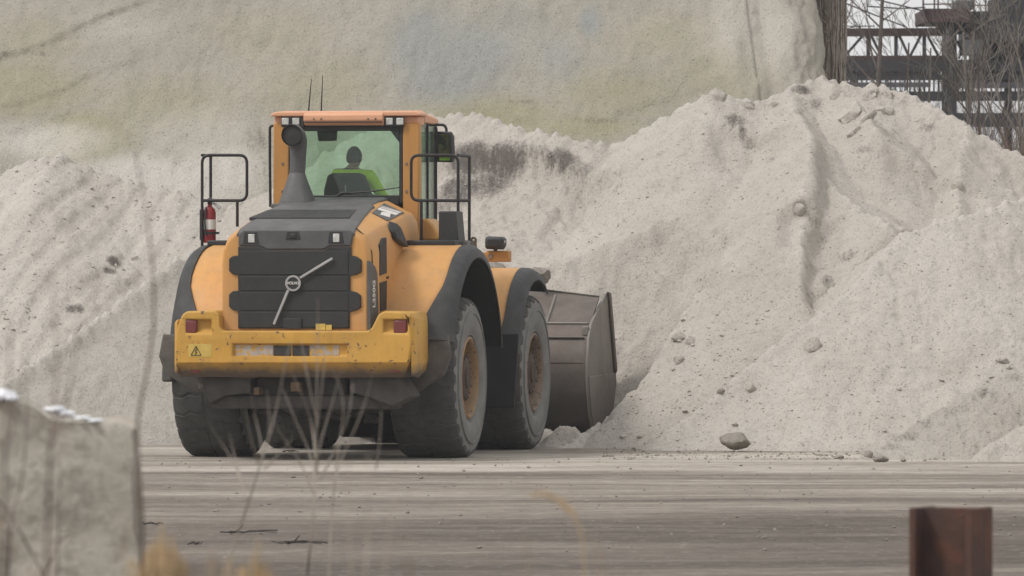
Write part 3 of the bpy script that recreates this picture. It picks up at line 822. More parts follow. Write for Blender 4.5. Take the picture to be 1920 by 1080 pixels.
wheel(1.19, WV, 1, 'rimf'); wheel(-1.19, WV, -1, 'rimf')

# ---- axles, frames and dark belly
b = MB()
for v in (0, WV):
    b.tube([(-1.0, v, .875), (-.45, v, .875), (-.3, v, .86), (.3, v, .86), (.45, v, .875), (1.0, v, .875)], [.19, .20, .30, .30, .20, .19], 16)
b.build('axle', M['inner'], LD)
b = MB(); b.prism([(-1.55, .72), (-1.2, .58), (1.3, .58), (1.6, .8), (1.6, 1.5), (-1.55, 1.5)], 'u', -.55, .60); b.build('rear_frame', M['inner'], LD, bevel=.03)
b = MB(); b.prism([(1.75, .62), (2.4, .55), (4.1, .55), (4.3, .9), (4.1, 1.75), (3.2, 1.95), (1.9, 1.6)], 'u', -.5, .5); b.build('front_frame', M['inner'], LD, bevel=.03)
b = MB(); b.rng(-.8, .9, 1.0, 2.2, 1.0, 2.3); b.build('engine_bulkhead', M['inner'], LD, bevel=.03)

# ---- counterweight
VB = -2.12
out = []
def P2(px, py): return uw(px, py, VB)
outline = [P2(329, 680), P2(328, 640), P2(333, 610), P2(341, 590), P2(350, 583.5), P2(404, 582), P2(411, 590), P2(412, 612), P2(416, 620), P2(690, 620),
           P2(697, 614), P2(709, 590), P2(720, 583), P2(760, 585), P2(768, 592), P2(771, 610), P2(772, 640), P2(768, 680)]
b = MB(); b.prism(outline, 'v', VB, -1.22)
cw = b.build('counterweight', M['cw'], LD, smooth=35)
c1 = MB(); a0 = uw(436, 668, VB); a1 = uw(650, 645, VB); c1.rng(a0[0], a1[0], VB - .1, VB + .05, a0[1], a1[1]); c1 = c1.build('cut', None, LD)
# lamp pockets in the horns
pk = []
for (xa, xb) in ((346, 398), (716, 766)):
    c = MB(); q0 = uw(xa, 636, VB); q1 = uw(xb, 598, VB)
    c.loft([[(q0[0], VB - .1, q0[1]), (q1[0], VB - .1, q0[1]), (q1[0], VB - .1, q1[1]), (q0[0], VB - .1, q1[1])],
            [(q0[0] + .02, VB + .075, q0[1] + .10), (q1[0] - .02, VB + .075, q0[1] + .10), (q1[0] - .02, VB + .075, q1[1] - .01), (q0[0] + .02, VB + .075, q1[1] - .01)]])
    pk.append(c.build('cut', None, LD))
cut(cw, [c1] + pk)
bv = cw.modifiers.new('bevel', 'BEVEL'); bv.width = .022; bv.segments = 3; bv.limit_method = 'ANGLE'; bv.angle_limit = R(32)
# side cheeks: rounded flanks that run forward
b = MB()
for (u0, u1, sg) in ((P2(771, 600)[0] - .004, P2(771, 600)[0] + .10, 1),):
    b.loft([[(u0, VB + .015, .93), (u0, VB + .015, 1.58), (u0 + .03, VB + .05, 1.56), (u0 + .04, VB + .06, .95)],
            [(u0, -1.75, .90), (u0, -1.75, 1.62), (u0 + .040, -1.75, 1.53), (u0 + .045, -1.75, 1.0)],
            [(u0, -1.35, .98), (u0, -1.35, 1.60), (u0 + .015, -1.35, 1.50), (u0 + .02, -1.35, 1.1)]])
b.build('counterweight_cheek', M['cw'], LD, bevel=.03, seg=3); b = MB()
ul = P2(329, 640)[0]
b.loft([[(ul + .02, VB + .015, .93), (ul + .02, VB + .015, 1.54), (ul - .03, VB + .06, 1.50), (ul - .03, VB + .06, .95)],
        [(ul + .02, -1.25, .98), (ul + .02, -1.25, 1.56), (ul - .07, -1.25, 1.48), (ul - .07, -1.25, 1.1)]])
b.build('counterweight_cheek', M['cw'], LD, bevel=.03, seg=3)
# grimy undercut below the face
b = MB()
wl, wr = P2(329, 680), P2(768, 680)
e0, e1 = lw(338, 707, -2.0), lw(757, 708, -2.0)
b.loft([[(wl[0] + .005, VB + .012, wl[1] + .002), (wr[0] - .005, VB + .012, wr[1] + .002), (wr[0] - .005, -1.3, wr[1] + .002), (wl[0] + .005, -1.3, wl[1] + .002)],
        [(e0[0], -1.98, e0[2]), (e1[0], -1.98, e1[2]), (e1[0], -1.3, e1[2]), (e0[0], -1.3, e0[2])]])
b.build('counterweight_undercut', M['cw'], LD, bevel=.012)
def box_at(name, px0, py0, px1, py1, v, depth, mat, parent, bevel=.006, label=None):
    a = uw(px0, py1, v); c = uw(px1, py0, v)
    b = MB(); b.rng(a[0], c[0], v, v + depth, a[1], c[1]); return b.build(name, M[mat], parent, bevel=bevel, label=label)
# recess contents
box_at('reflective_tape', 441, 647, 512, 667, VB + .043, .02, 'tape', cw, .002)
box_at('reflective_tape', 581, 647, 636, 667, VB + .043, .02, 'tape', cw, .002)
box_at('lifting_slot', 513, 648, 545, 667, VB + .036, .03, 'inner', cw, .003)
box_at('lifting_slot', 548, 648, 579, 667, VB + .036, .03, 'inner', cw, .003)
for (x0, x1) in ((344, 368), (737, 762)):
    a = uw(x0, 625, VB); c = uw(x1, 600, VB)
    b = MB(); b.rng(a[0], c[0], VB + .012, VB + .07, a[1], c[1]); b.build('tail_light', M['red_lens'], cw, bevel=.018, seg=3)
for (x0, x1) in ((358, 374), (735, 748)):
    box_at('red_reflector', x0, 692, x1, 699, -2.045, .04, 'red_lens', cw, .004)
box_at('warning_sticker', 353, 645, 397, 669, VB - .003, .004, 'label_yellow', cw, .001)
b = MB()
T = [lw(x, y, VB - .006) for x, y in ((358, 666), (367.5, 649), (377, 666))]
for i in range(3): b.tube([T[i], T[(i + 1) % 3]], .004, 5)
b.tube([lw(369.5, 653.5, VB - .006), lw(365.5, 660, VB - .006), lw(369, 660, VB - .006), lw(366, 664.5, VB - .006)], .005, 5)
b.build('warning_triangle', M['inner'], cw, smooth=None)

# ---- engine hood
VH = -1.97
def hood_sec(v, uL, uR, wb, ws, wt, cl, cr, drop):
    # left side up, left chamfer, top, right chamfer, right side down
    return [(uL, v, wb), (uL, v, ws - .14), (uL + .015, v, ws), (uL + .055, v, ws + .10), (-cl + UC, v, wt - drop * .25), (-cl + UC + .10, v, wt), (cr + UC - .06, v, wt), (cr + UC, v, wt - .015), (uR - .07, v, ws + .12), (uR - .02, v, ws + .02), (uR, v, ws - .12), (uR, v, wb)]
b = MB()
b.loft([hood_sec(VH, -.765, .855, 1.40, 2.27, 2.475, .68, .66, .1),
        hood_sec(-1.86, -.775, .875, 1.40, 2.32, 2.525, .67, .645, .1),
        hood_sec(-1.2, -.775, .88, 1.40, 2.42, 2.645, .66, .58, .1),
        hood_sec(-.5, -.775, .875, 1.40, 2.48, 2.745, .65, .50, .1),
        hood_sec(.1, -.765, .86, 1.40, 2.54, 2.815, .64, .44, .1),
        hood_sec(.62, -.755, .84, 1.40, 2.56, 2.845, .64, .42, .1)])
hood = b.build('engine_hood', M['paint'], LD, bevel=.025, seg=3, smooth=40)
# dark top cover
b = MB()
secs = []
for (v, cl, cr, wt) in ((VH - .005, .67, .655, 2.475), (-1.86, .665, .645, 2.527), (-1.2, .655, .58, 2.647), (-.5, .645, .505, 2.747), (-.36, .645, .505, 2.764), (-.30, .645, .445, 2.770), (.1, .635, .435, 2.817), (.66, .635, .42, 2.847)):
    secs.append([(-cl + UC + .012, v, wt - .05), (-cl + UC + .02, v, wt - .012), (-cl + UC + .10, v, wt + .014), (cr + UC - .05, v, wt + .014), (cr + UC + .004, v, wt - .002), (cr + UC + .004, v, wt - .05)])
b.loft(secs)
top = b.build('hood_cover', M['dark'], LD, bevel=.01, smooth=40)
# recessed grid on the cover
a = [lw(486, 416, -1.25), lw(640, 416, -1.25)]
b = MB()
b.loft([[(-.60, -1.42, 2.60), (.52, -1.42, 2.60), (.52, -1.42, 2.636), (-.60, -1.42, 2.636)], [(-.53, -.82, 2.69), (.46, -.82, 2.69), (.46, -.82, 2.722), (-.53, -.82, 2.722)]])
b.build('intake_screen', M['grille'], top, bevel=.006)
# rear band of the cover with its lamps
b = MB()
bl = [uw(447, 461, VH - .02), uw(447, 440, VH - .02), uw(456, 430.5, VH - .02), uw(656, 430.5, VH - .02), uw(662, 440, VH - .02), uw(659, 461, VH - .02), uw(618, 461, VH - .02), uw(606, 468, VH - .02), uw(500, 468, VH - .02), uw(488, 461, VH - .02)]
b.prism(bl, 'v', VH - .028, VH + .05)
band = b.build('hood_rear_band', M['dark'], LD, bevel=.014, smooth=40)
for i, (x, y) in enumerate(((472, 446), (551, 441), (631, 445))):
    w_ = 15 if i != 1 else 14
    b = MB()
    q = [uw(x - w_, y + (11 if i != 1 else 8), VH), uw(x + w_, y + (11 if i != 1 else 8), VH), uw(x + w_ - 4, y - 11 if i != 1 else y - 7, VH), uw(x - w_ + 3, y - 11 if i != 1 else y - 7, VH)]
    b.prism(q, 'v', VH - .036, VH - .02)
    fr = b.build('lamp_pocket', M['plastic'], band, bevel=.004)
    if i != 1:
        a = uw(x - 5, y + 9, VH); c = uw(x + 7, y - 7, VH)
        b = MB(); b.rng(a[0], c[0], VH - .046, VH - .03, a[1], c[1]); b.build('work_light', M['lamp_glass'], band, bevel=.006)
    else:
        a = uw(x - 6, y + 6, VH); c = uw(x + 6, y - 3, VH)
        b = MB(); b.rng(a[0], c[0], VH - .05, VH - .03, a[1], c[1]); b.build('rear_camera', M['plastic'], band, bevel=.01)
# grille
VG = VH - .03
pts = [(446, 616), (446, 583), (436, 581), (429, 575), (429, 552), (436, 546), (446, 545), (446, 516), (436, 514), (429, 508), (429, 485), (436, 480), (446, 479),
       (446, 462), (489, 462), (501, 469), (606, 469), (618, 462), (658, 462), (658, 479), (668, 481), (677, 487), (677, 510), (668, 515), (656, 517), (656, 545), (668, 548), (676, 554), (676, 577), (668, 582), (655, 585), (655, 616)]
b = MB(); b.prism([uw(x, y, VG) for x, y in pts], 'v', VG + .003, VH + .04)
gr = b.build('radiator_grille', M['grille'], LD, bevel=.008)
for i, (y0, y1) in enumerate(((471, 515), (518, 545), (548, 582), (585, 614))):
    a = uw(450, y1, VG); c = uw(653, y0, VG)
    b = MB(); b.rng(a[0], c[0], VG - .005, VG + .01, a[1], c[1])
    b.build('grille_panel', M['grille'], gr, bevel=.006)
b = MB(); a = uw(532, 616, VG); c = uw(566, 597, VG); b.rng(a[0], c[0], VG - .03, VG - .008, a[1], c[1]); b.build('grille_latch', M['plastic'], gr, bevel=.005)
box_at('grille_sticker', 592, 607, 610, 619, VG - .018, .008, 'label_yellow', gr, .001)
box_at('grille_sticker', 611, 609, 622, 619, VG - .018, .008, 'label_yellow', gr, .001)
# emblem: slanted bar in two halves and a ring with lettering
VE = VG - .024
em = empty('emblem', (0, 0, 0), 0, LD)
def bar(p, q, wd):
    p, q = Vector(lw(*p, VE)), Vector(lw(*q, VE)); d = (q - p).normalized(); n = Vector((d.z, 0, -d.x)) * wd / 2
    b = MB(); b.loft([[p + n, p - n, q - n, q + n], [x - Vector((0, .022, 0)) for x in (p + n, p - n, q - n, q + n)]]); return b
bar((563, 521), (624, 484.5), .026).build('emblem_bar', M['steel'], em, bevel=.004)
bar((541, 544), (514, 608), .028).build('emblem_bar', M['steel'], em, bevel=.004)
ec = lw(550, 531, VE)
b = MB(); b.lathe([(.086, 0), (.086, -.02), (.066, -.02), (.064, 0)], ec, 40, 'v'); b.build('emblem_ring', M['steel'], em, smooth=40)
b = MB(); b.lathe([(.065, .002), (.065, -.010), (0, -.010)], ec, 32, 'v'); b.build('emblem_disc', M['plastic'], em)
b = MB(); b.rng(ec[0] - .066, ec[0] + .066, VE - .016, VE - .008, ec[2] - .021, ec[2] + .021); b.build('emblem_band', M['plastic'], em, bevel=.003)
text_obj('emblem_lettering', 'VOLVO', .040, M['white'], em, (ec[0], VE - .0175, ec[2]), (R(90), 0, 0), .001, bold=.0008)
# right flank: vents, seam, model plate
US = .882
def side_pt(px, py, u):
    # point of the vertical plane u = const seen at a pixel
    k = (px - 960) / F
    v = (k * (OY - SA * u) - OX - CA * u) / (SA - k * CA)
    Y = OY - SA * u + CA * v
    return (u, v, H - (py - HOR) * Y / F)
def side_panel(name, pts, u, th, mat, parent, bevel=.006):
    P = [side_pt(x, y, u) for x, y in pts]
    b = MB(); b.loft([[(u - th, p[1], p[2]) for p in P], [(u + .006, p[1], p[2]) for p in P]]); return b.build(name, M[mat], parent, bevel=bevel)
side_panel('side_vent', [(712, 460), (718, 447), (724, 445), (725, 512), (712, 517)], US, .03, 'grille', hood)
side_panel('side_vent', [(712, 530), (725, 526), (724, 580), (713, 584)], US, .03, 'grille', hood)
side_panel('model_plate', [(693, 489), (703, 500), (707, 512), (709, 588), (704, 606), (694, 619)], US, .03, 'dark', hood, .003)
tp = side_pt(701.5, 551, US + .009)
mt = text_obj('model_lettering', 'L250G', .12, M['white'], hood, tp, (R(90), R(-90), R(90)), .0015, bold=.0025)
mt.scale = (.29 / max(mt.dimensions.x, .01), 1.35, 1)
side_panel('hood_latch', [(724.5, 519), (728.5, 517.5), (728.5, 522), (724.5, 523)], US, .02, 'inner', hood, .002)
# seam line between the tail shell and the flank
b = MB(); b.tube([(US - .004, VH + .10, 1.42), (US - .004, VH + .10, 2.16), (US - .012, VH + .11, 2.26), (.80, VH + .11, 2.43), (.70, VH + .09, 2.52)], .007, 6); b.build('panel_seam', M['rail'], hood)
# shoulder decal on the right chamfer
def chamfer_pt(v, t):
    """point on the right shoulder of the hood, t 0 (top edge) to 1 (side edge)"""
    vs = [VH, -1.86, -1.2, -.5, .1, .62]; A = [(.71, 2.46), (.695, 2.51), (.63, 2.63), (.55, 2.73), (.49, 2.80), (.47, 2.83)]; B_ = [(.785, 2.39), (.805, 2.44), (.81, 2.54), (.805, 2.60), (.79, 2.66), (.77, 2.68)]
    a = (np.interp(v, vs, [q[0] for q in A]), np.interp(v, vs, [q[1] for q in A])); c = (np.interp(v, vs, [q[0] for q in B_]), np.interp(v, vs, [q[1] for q in B_]))
    u = a[0] + (c[0] - a[0]) * t; w = a[1] + (c[1] - a[1]) * t
    n = Vector((c[1] - a[1], 0, -(c[0] - a[0]))); n = Vector((-n.x, 0, -n.z)) if n.z < 0 else n
    n = Vector((abs(c[1] - a[1]), -.12, abs(c[0] - a[0]))).normalized()
    return Vector((u, v, w)), n
def chamfer_patch(name, quad, lift, mat, parent):
    b = MB(); P = []
    for v, t in quad:
        p, n = chamfer_pt(v, t); P.append((p + n * lift, p + n * (lift - .03)))
    b.loft([[q[0] for q in P], [q[1] for q in P]]); return b.build(name, M[mat], parent)
dec = chamfer_patch('shoulder_decal', [(-.72, .14), (.22, .14), (.22, .90), (-.72, .90)], .012, 'dark', hood)
for qd in (((-.42, .20), (-.25, .20), (-.02, .84), (-.2, .84)), ((-.2, .20), (-.14, .20), (.10, .84), (.02, .84)), ((-.62, .46), (-.42, .40), (-.24, .66), (-.5, .80)), ((-.08, .20), (-.05, .20), (.17, .84), (.14, .84))):
    chamfer_patch('decal_print', qd, .015, 'white', hood)
# air scoop on the flank near the cab
b = MB()
b.loft([[(.82, -.92, 2.50), (.905, -.90, 2.48), (.92, -.86, 2.40), (.82, -.86, 2.40)], [(.82, -.84, 2.60), (.915, -.80, 2.57), (.95, -.62, 2.34), (.82, -.60, 2.34)], [(.82, -.62, 2.58), (.90, -.56, 2.53), (.95, -.36, 2.31), (.82, -.34, 2.31)]])
b.build('air_scoop', M['plastic'], hood, bevel=.02, seg=3)

# ---- exhaust stack
b = MB()
ev = .05
c0 = lw(558, 386, ev)
def ring(cx, cw_, cv_, w, n=20, sq=0.0):
    out = []
    for k in range(n):
        a = 2 * math.pi * k / n
        e = 1 / max(abs(math.cos(a)) ** 4 + abs(math.sin(a)) ** 4, 1e-6) ** .25
        rr = 1 * (1 - sq) + e * sq
        out.append((cx + cw_ * rr * math.cos(a), ev + cv_ * rr * math.sin(a), w))
    return out
b.loft([ring(c0[0] + .0, .20, .24, 2.76, sq=1), ring(c0[0], .18, .22, 2.83, sq=.9), ring(c0[0] - .003, .135, .17, 2.97, sq=.6), ring(c0[0] - .005, .09, .11, 3.115, sq=.2), ring(c0[0] - .005, .085, .10, 3.13)])
b.build('exhaust_cone', M['dark'], LD, bevel=.008, smooth=40)
b = MB()
b.loft([ring(c0[0] - .004, .088, .095, 3.11), ring(c0[0] + .005, .088, .09, 3.30), ring(c0[0] + .008, .095, .095, 3.42)])
uC = c0[0] + .0
path = [(uC + .008, ev, 3.40), (uC + .005, ev - .01, 3.47), (uC - .005, ev - .05, 3.53), (uC - .012, ev - .12, 3.555), (uC - .015, ev - .20, 3.545)]
b.tube(path, [.096, .105, .112, .112, .115], 24, caps=False)
b.build('exhaust_pipe', M['dark'], LD, smooth=60)
b = MB(); b.lathe([(.116, -.02), (.121, .0), (.117, .03), (.108, .012), (.0, .004)], (uC - .015, ev - .205, 3.545), 24, 'v')
b.build('exhaust_mouth', M['inner'], LD, smooth=50)
b = MB(); b.box((c0[0] + .01, ev, 2.765), (.50, .55, .05)); b.build('exhaust_base', M['dark'], LD, bevel=.012)

# ---- cab
VC, VF = .68, 1.85
cabL, cabR = lw(512, 300, VC)[0], lw(785, 300, VC)[0]
ZB, ZT = 2.30, 3.69
pl = lw(541, 300, VC)[0]; pr = lw(755, 300, VC)[0]
b = MB(); b.rng(cabL, pl, VC, VC + .14, 2.70, ZT); b.build('cab_pillar', M['cabpaint'], LD, bevel=.015)
b = MB(); b.rng(pr, cabR, VC, VC + .16, ZB, ZT); b.build('cab_pillar', M['cabpaint'], LD, bevel=.015)
for (x, y) in ((530, 307), (530, 359), (762, 307), (762, 359), (762, 405)):
    q = lw(x, y, VC); b = MB(); b.lathe([(.0, -.008), (.016, -.008), (.02, .004)], q, 10, 'v'); b.build('pillar_bolt', M['rimf'], LD)
uFL, uFR = cabL + .05, cabR - .07
for uf in (uFL, uFR - .05): 
    b = MB(); b.rng(uf, uf + .035, VF - .04, VF, ZB, ZT); b.build('front_post', M['rail'], LD, bevel=.01)
b = MB(); b.rng(cabR - .055, cabR - .025, VC + .60, VC + .64, ZB, ZT); b.build('door_post', M['rail'], LD, bevel=.006); b = MB(); b.rng(cabL + .025, cabL + .055, VC + .60, VC + .64, ZB, ZT); b.build('door_post', M['rail'], LD, bevel=.008)
# black window surround
b = MB()
gl_, gr_, gt, gb_ = pl, pr, 3.645, 2.86
b.rng(gl_, gr_, VC + .015, VC + .10, gt - .045, ZT + .0)
b.rng(gr_ - .045, gr_ - .002, VC + .015, VC + .10, 2.80, gt - .045)
b.rng(gl_ + .002, gl_ + .04, VC + .015, VC + .10, 2.80, gt - .045)
b.rng(gl_ + .04, gr_ - .045, VC + .015, VC + .10, 2.78, 2.885)
b.build('rear_window_frame', M['plastic'], LD, bevel=.008)
b = MB()
b.loft([[(gr_ - .14, VC + .012, gt - .046), (gr_ - .046, VC + .012, gt - .046), (gr_ - .046, VC + .012, gt - .17)], [(gr_ - .14, VC + .06, gt - .046), (gr_ - .046, VC + .06, gt - .046), (gr_ - .046, VC + .06, gt - .17)]])
b.build('window_corner', M['plastic'], LD)
def pane(name, a, c, parent=LD, th=.006):
    b = MB(); b.box(((a[0] + c[0]) / 2, (a[1] + c[1]) / 2, (a[2] + c[2]) / 2), (max(abs(a[0] - c[0]), th), max(abs(a[1] - c[1]), th), max(abs(a[2] - c[2]), th)))
    return b.build(name, M['glass'], parent, smooth=None)
pane('rear_window', (gl_ + .03, VC + .05, 2.87), (gr_ - .03, VC + .05, gt - .03))
pane('windscreen', (uFL + .05, VF - .03, 2.35), (uFR - .05, VF - .03, ZT))
pane('side_window', (cabR - .04, VC + .17, 2.62), (cabR - .04, VC + .60, ZT))
pane('side_window', (cabR - .05, VC + .66, 2.42), (cabR - .05, VF - .07, ZT))
pane('side_window', (cabL + .04, VC + .15, 2.62), (cabL + .04, VC + .60, ZT))
pane('side_window', (cabL + .05, VC + .66, 2.42), (cabL + .05, VF - .07, ZT))
# lower cab walls and floor
b = MB(); b.rng(cabL, pl + .02, VC + .005, VF, 2.2, 2.60); b.rng(pr + .02, cabR - .012, VC + .17, VF, 2.2, 2.60); b.rng(cabL + .02, cabR - .02, VC + .16, VF - .07, 2.12, 2.25); b.rng(cabL + .05, cabR - .05, VC + .11, VC + .155, 2.2, 2.80)
b.build('cab_body', M['inner'], LD, bevel=.01)
# roof
b = MB()
rl, rr_ = lw(508, 220, VC - .05)[0], lw(788, 220, VC - .05)[0]
b.loft([[(rl, VC - .06, 3.763), (rr_, VC - .06, 3.763), (rr_, VC - .06, 3.79), (rr_ - .05, VC - .06, 3.815), (rl + .06, VC - .06, 3.815), (rl, VC - .06, 3.79)],
        [(rl + .01, VC + .35, 3.763), (rr_ - .01, VC + .35, 3.763), (rr_ - .01, VC + .35, 3.79), (rr_ - .06, VC + .35, 3.83), (rl + .06, VC + .35, 3.83), (rl + .01, VC + .35, 3.79)]])
b.rng(cabL + .01, cabR - .01, VC + .02, VC + .34, 3.66, 3.762)
b.loft([[(rl + .04, VC + .352, 3.695), (rr_ - .035, VC + .352, 3.695), (rr_ - .035, VC + .352, 3.785), (rr_ - .09, VC + .352, 3.82), (rl + .1, VC + .352, 3.82), (rl + .04, VC + .352, 3.785)],
        [(rl + .09, VF + .12, 3.68), (rr_ - .09, VF + .12, 3.68), (rr_ - .09, VF + .12, 3.74), (rr_ - .15, VF + .12, 3.78), (rl + .15, VF + .12, 3.78), (rl + .09, VF + .12, 3.74)]])
roof = b.build('cab_roof', M['roof'], LD, bevel=.02, seg=3)
ml, mr_ = lw(569, 225, VC - .1)[0], lw(718, 225, VC - .1)[0]
b = MB(); b.prism([(VC - .11, 3.715), (VC - .06, 3.66), (VC + .02, 3.66), (VC + .02, 3.80), (VC - .08, 3.80), (VC - .11, 3.775)], 'u', ml, mr_); b.build('roof_visor', M['roof'], roof, bevel=.012)
b = MB(); b.rng(ml + .01, mr_ - .005, VC - .116, VC - .10, 3.692, 3.700); b.build('visor_groove', M['rail'], roof)
for x in (588, 602, 690, 704):
    q = lw(x, 223, VC - .115); b = MB(); b.lathe([(.0, -.006), (.010, -.006), (.012, .006)], q, 10, 'v'); b.build('visor_bolt', M['rimf'], roof)
for x0, x1 in ((527, 570), (719, 757)):
    b = MB(); a = lw(x0, 238, VC - .04); c = lw(x1, 219, VC - .04); b.rng(a[0], c[0], VC - .04, VC - .005, a[2], c[2])
    b.build('lamp_housing', M['plastic'], LD, bevel=.006)
for x0, x1 in ((528, 541), (548, 561), (723, 736), (743, 756)):
    a = lw(x0, 234, VC - .06); c = lw(x1, 221, VC - .06); b = MB(); b.rng(a[0], c[0], VC - .06, VC - .02, a[2], c[2]); b.build('work_light', M['lamp_glass'], LD, bevel=.007)
# antennas
for x0, x1, y1 in ((579, 584, 147), (602.5, 605, 141)):
    p, q = lw(x0, 212, 1.0), lw(x1, y1, 1.0)
    b = MB(); b.tube([p, (p[0], p[1], p[2] + .05), q], [.012, .009, .004], 6); b.build('antenna', M['rail'], roof)
# left grab bar beside the cab
p0, p1, p2, p3 = lw(515, 235, VC + .3), lw(506, 237, VC + .3), lw(506, 300, VC + .3), lw(507, 388, VC + .3)
b = MB(); b.tube(fillet([p0, p1, p2, p3], .05), .016, 8); b.build('grab_bar', M['rail'], LD)
# right yellow base of the cab
b = MB()
P = [lw(786, 452, .86), lw(786, 412, .86), lw(800, 409, .86), lw(812, 420, .86), lw(826, 441, .86), lw(826, 452, .86)]
b.loft([[(p[0], .84, p[2]) for p in P], [(p[0] - .03, 1.45, p[2]) for p in P]])
b.build('cab_step_cover', M['paint'], LD, bevel=.03, seg=3)
# interior
b = MB(); b.loft([[(-.36, 1.02, 2.62), (.22, 1.02, 2.62), (.22, 1.12, 2.62), (-.36, 1.12, 2.62)], [(-.34, .98, 2.95), (.19, .98, 2.95), (.19, 1.09, 2.95), (-.34, 1.09, 2.95)], [(-.295, .955, 3.10), (.135, .955, 3.10), (.135, 1.06, 3.10), (-.295, 1.06, 3.10)], [(-.26, .95, 3.135), (.10, .95, 3.135), (.10, 1.04, 3.135), (-.26, 1.04, 3.135)]])
b.rng(-.34, .2, 1.05, 1.5, 2.52, 2.66); b.rng(-.5, -.36, 1.0, 1.45, 2.58, 2.80)
b.rng(-.2, .08, 1.1, 1.4, 2.25, 2.52)
b.build('operator_seat', M['seat'], LD, bevel=.045, seg=3)
b = MB(); b.rng(-.086, -.073, .945, .955, 2.75, 3.0); b.build('seat_seam', M['steel'], LD)
b = MB(); a = [lw(x, y, 1.5) for x, y in ((592, 238), (632, 238), (630, 264), (597, 265))]
b.loft([[(p[0], 1.5, p[2]) for p in a], [(p[0], 1.55, p[2]) for p in a]]); b.build('cab_mirror', M['plastic'], LD, bevel=.012)
b = MB(); b.rng(cabL + .1, cabR - .12, VC + .2, VF - .1, 3.63, 3.69); b.build('headliner', M['sidewall'], LD, bevel=.01)
b = MB(); b.lathe([(.195 + .016 * math.cos(k), .016 * math.sin(k)) for k in np.linspace(0, 6.283, 9)[:-1]], (0, 0, 0), 28, 'w', closed=True)
b.tube([(-.19, 0, 0), (.19, 0, 0)], .014, 6); b.tube([(0, 0, 0), (0, .06, -.42)], .03, 8)
sw = b.build('steering_wheel', M['plastic'], LD); sw.location = (-.08, 1.62, 2.82); sw.rotation_euler = (R(28), 0, 0)
b = MB(); b.prism([(1.66, 2.25), (1.78, 2.25), (1.78, 2.62), (1.70, 2.62)], 'u', -.3, .14); b.build('dashboard', M['inner'], LD, bevel=.02)
# rear wiper
b = MB(); p, q = lw(655, 362, VC + .03), lw(751, 351, VC + .03); m_ = ((p[0] + q[0]) / 2, VC + .02, (p[2] + q[2]) / 2 - .01)
b.tube([p, m_, q], [.012, .009, .006], 6); b.tube([lw(632, 369, VC + .03), lw(640, 362, VC + .02), lw(655, 362, VC + .03)], .018, 6); b.build('rear_wiper', M['rail'], LD)
# wing mirrors
def mirror(sg, uc_, v, w):
    b = MB()
    n = Vector((-.643 * sg, -1.444, -.15)).normalized()      # aimed at the driver's eyes
    rot = n.to_track_quat('-Y', 'Z').to_matrix()
    b.loft([[(x * s_, d_, z * s_) for x, z in ((-.10, -.17), (.095, -.175), (.115, -.15), (.12, .13), (.10, .165), (-.09, .17), (-.115, .14), (-.118, -.14))] for (s_, d_) in ((1.0, -.03), (1.02, .02), (.8, .075))])
    b.v = [tuple(rot @ Vector(p) + Vector((uc_, v, w))) for p in b.v]
    mo = b.build('wing_mirror', M['plastic'], LD, bevel=.01)
    g_ = MB(); g_.loft([[(x * s_ * .9, d_, z * .9) for x, z in ((-.10, -.17), (.095, -.17), (.11, -.15), (.112, .13), (.095, .16), (-.09, .16), (-.11, .14), (-.112, -.14))] for (s_, d_) in ((1, -.034), (1, -.028))])
    g_.v = [tuple(rot @ Vector(p) + Vector((uc_, v, w))) for p in g_.v]
    g_.build('mirror_glass', M['mirror'], mo, smooth=None)
mv = 1.75
mp = lw(833, 275, mv)
mirror(1, mp[0], mv, mp[2])
b = MB(); b.tube(fillet([lw(785, 236, 1.6), lw(812, 234, mv), lw(832, 234, mv), lw(837, 240, mv), lw(837, 252, mv)], .05), .016, 8)
b.tube(fillet([lw(812, 235, mv), lw(818, 240, mv), lw(817, 300, mv), lw(817, 425, mv)], .04), .018, 8); b.build('mirror_arm', M['rail'], LD)
ml2 = (cabL - .17, mv, mp[2])
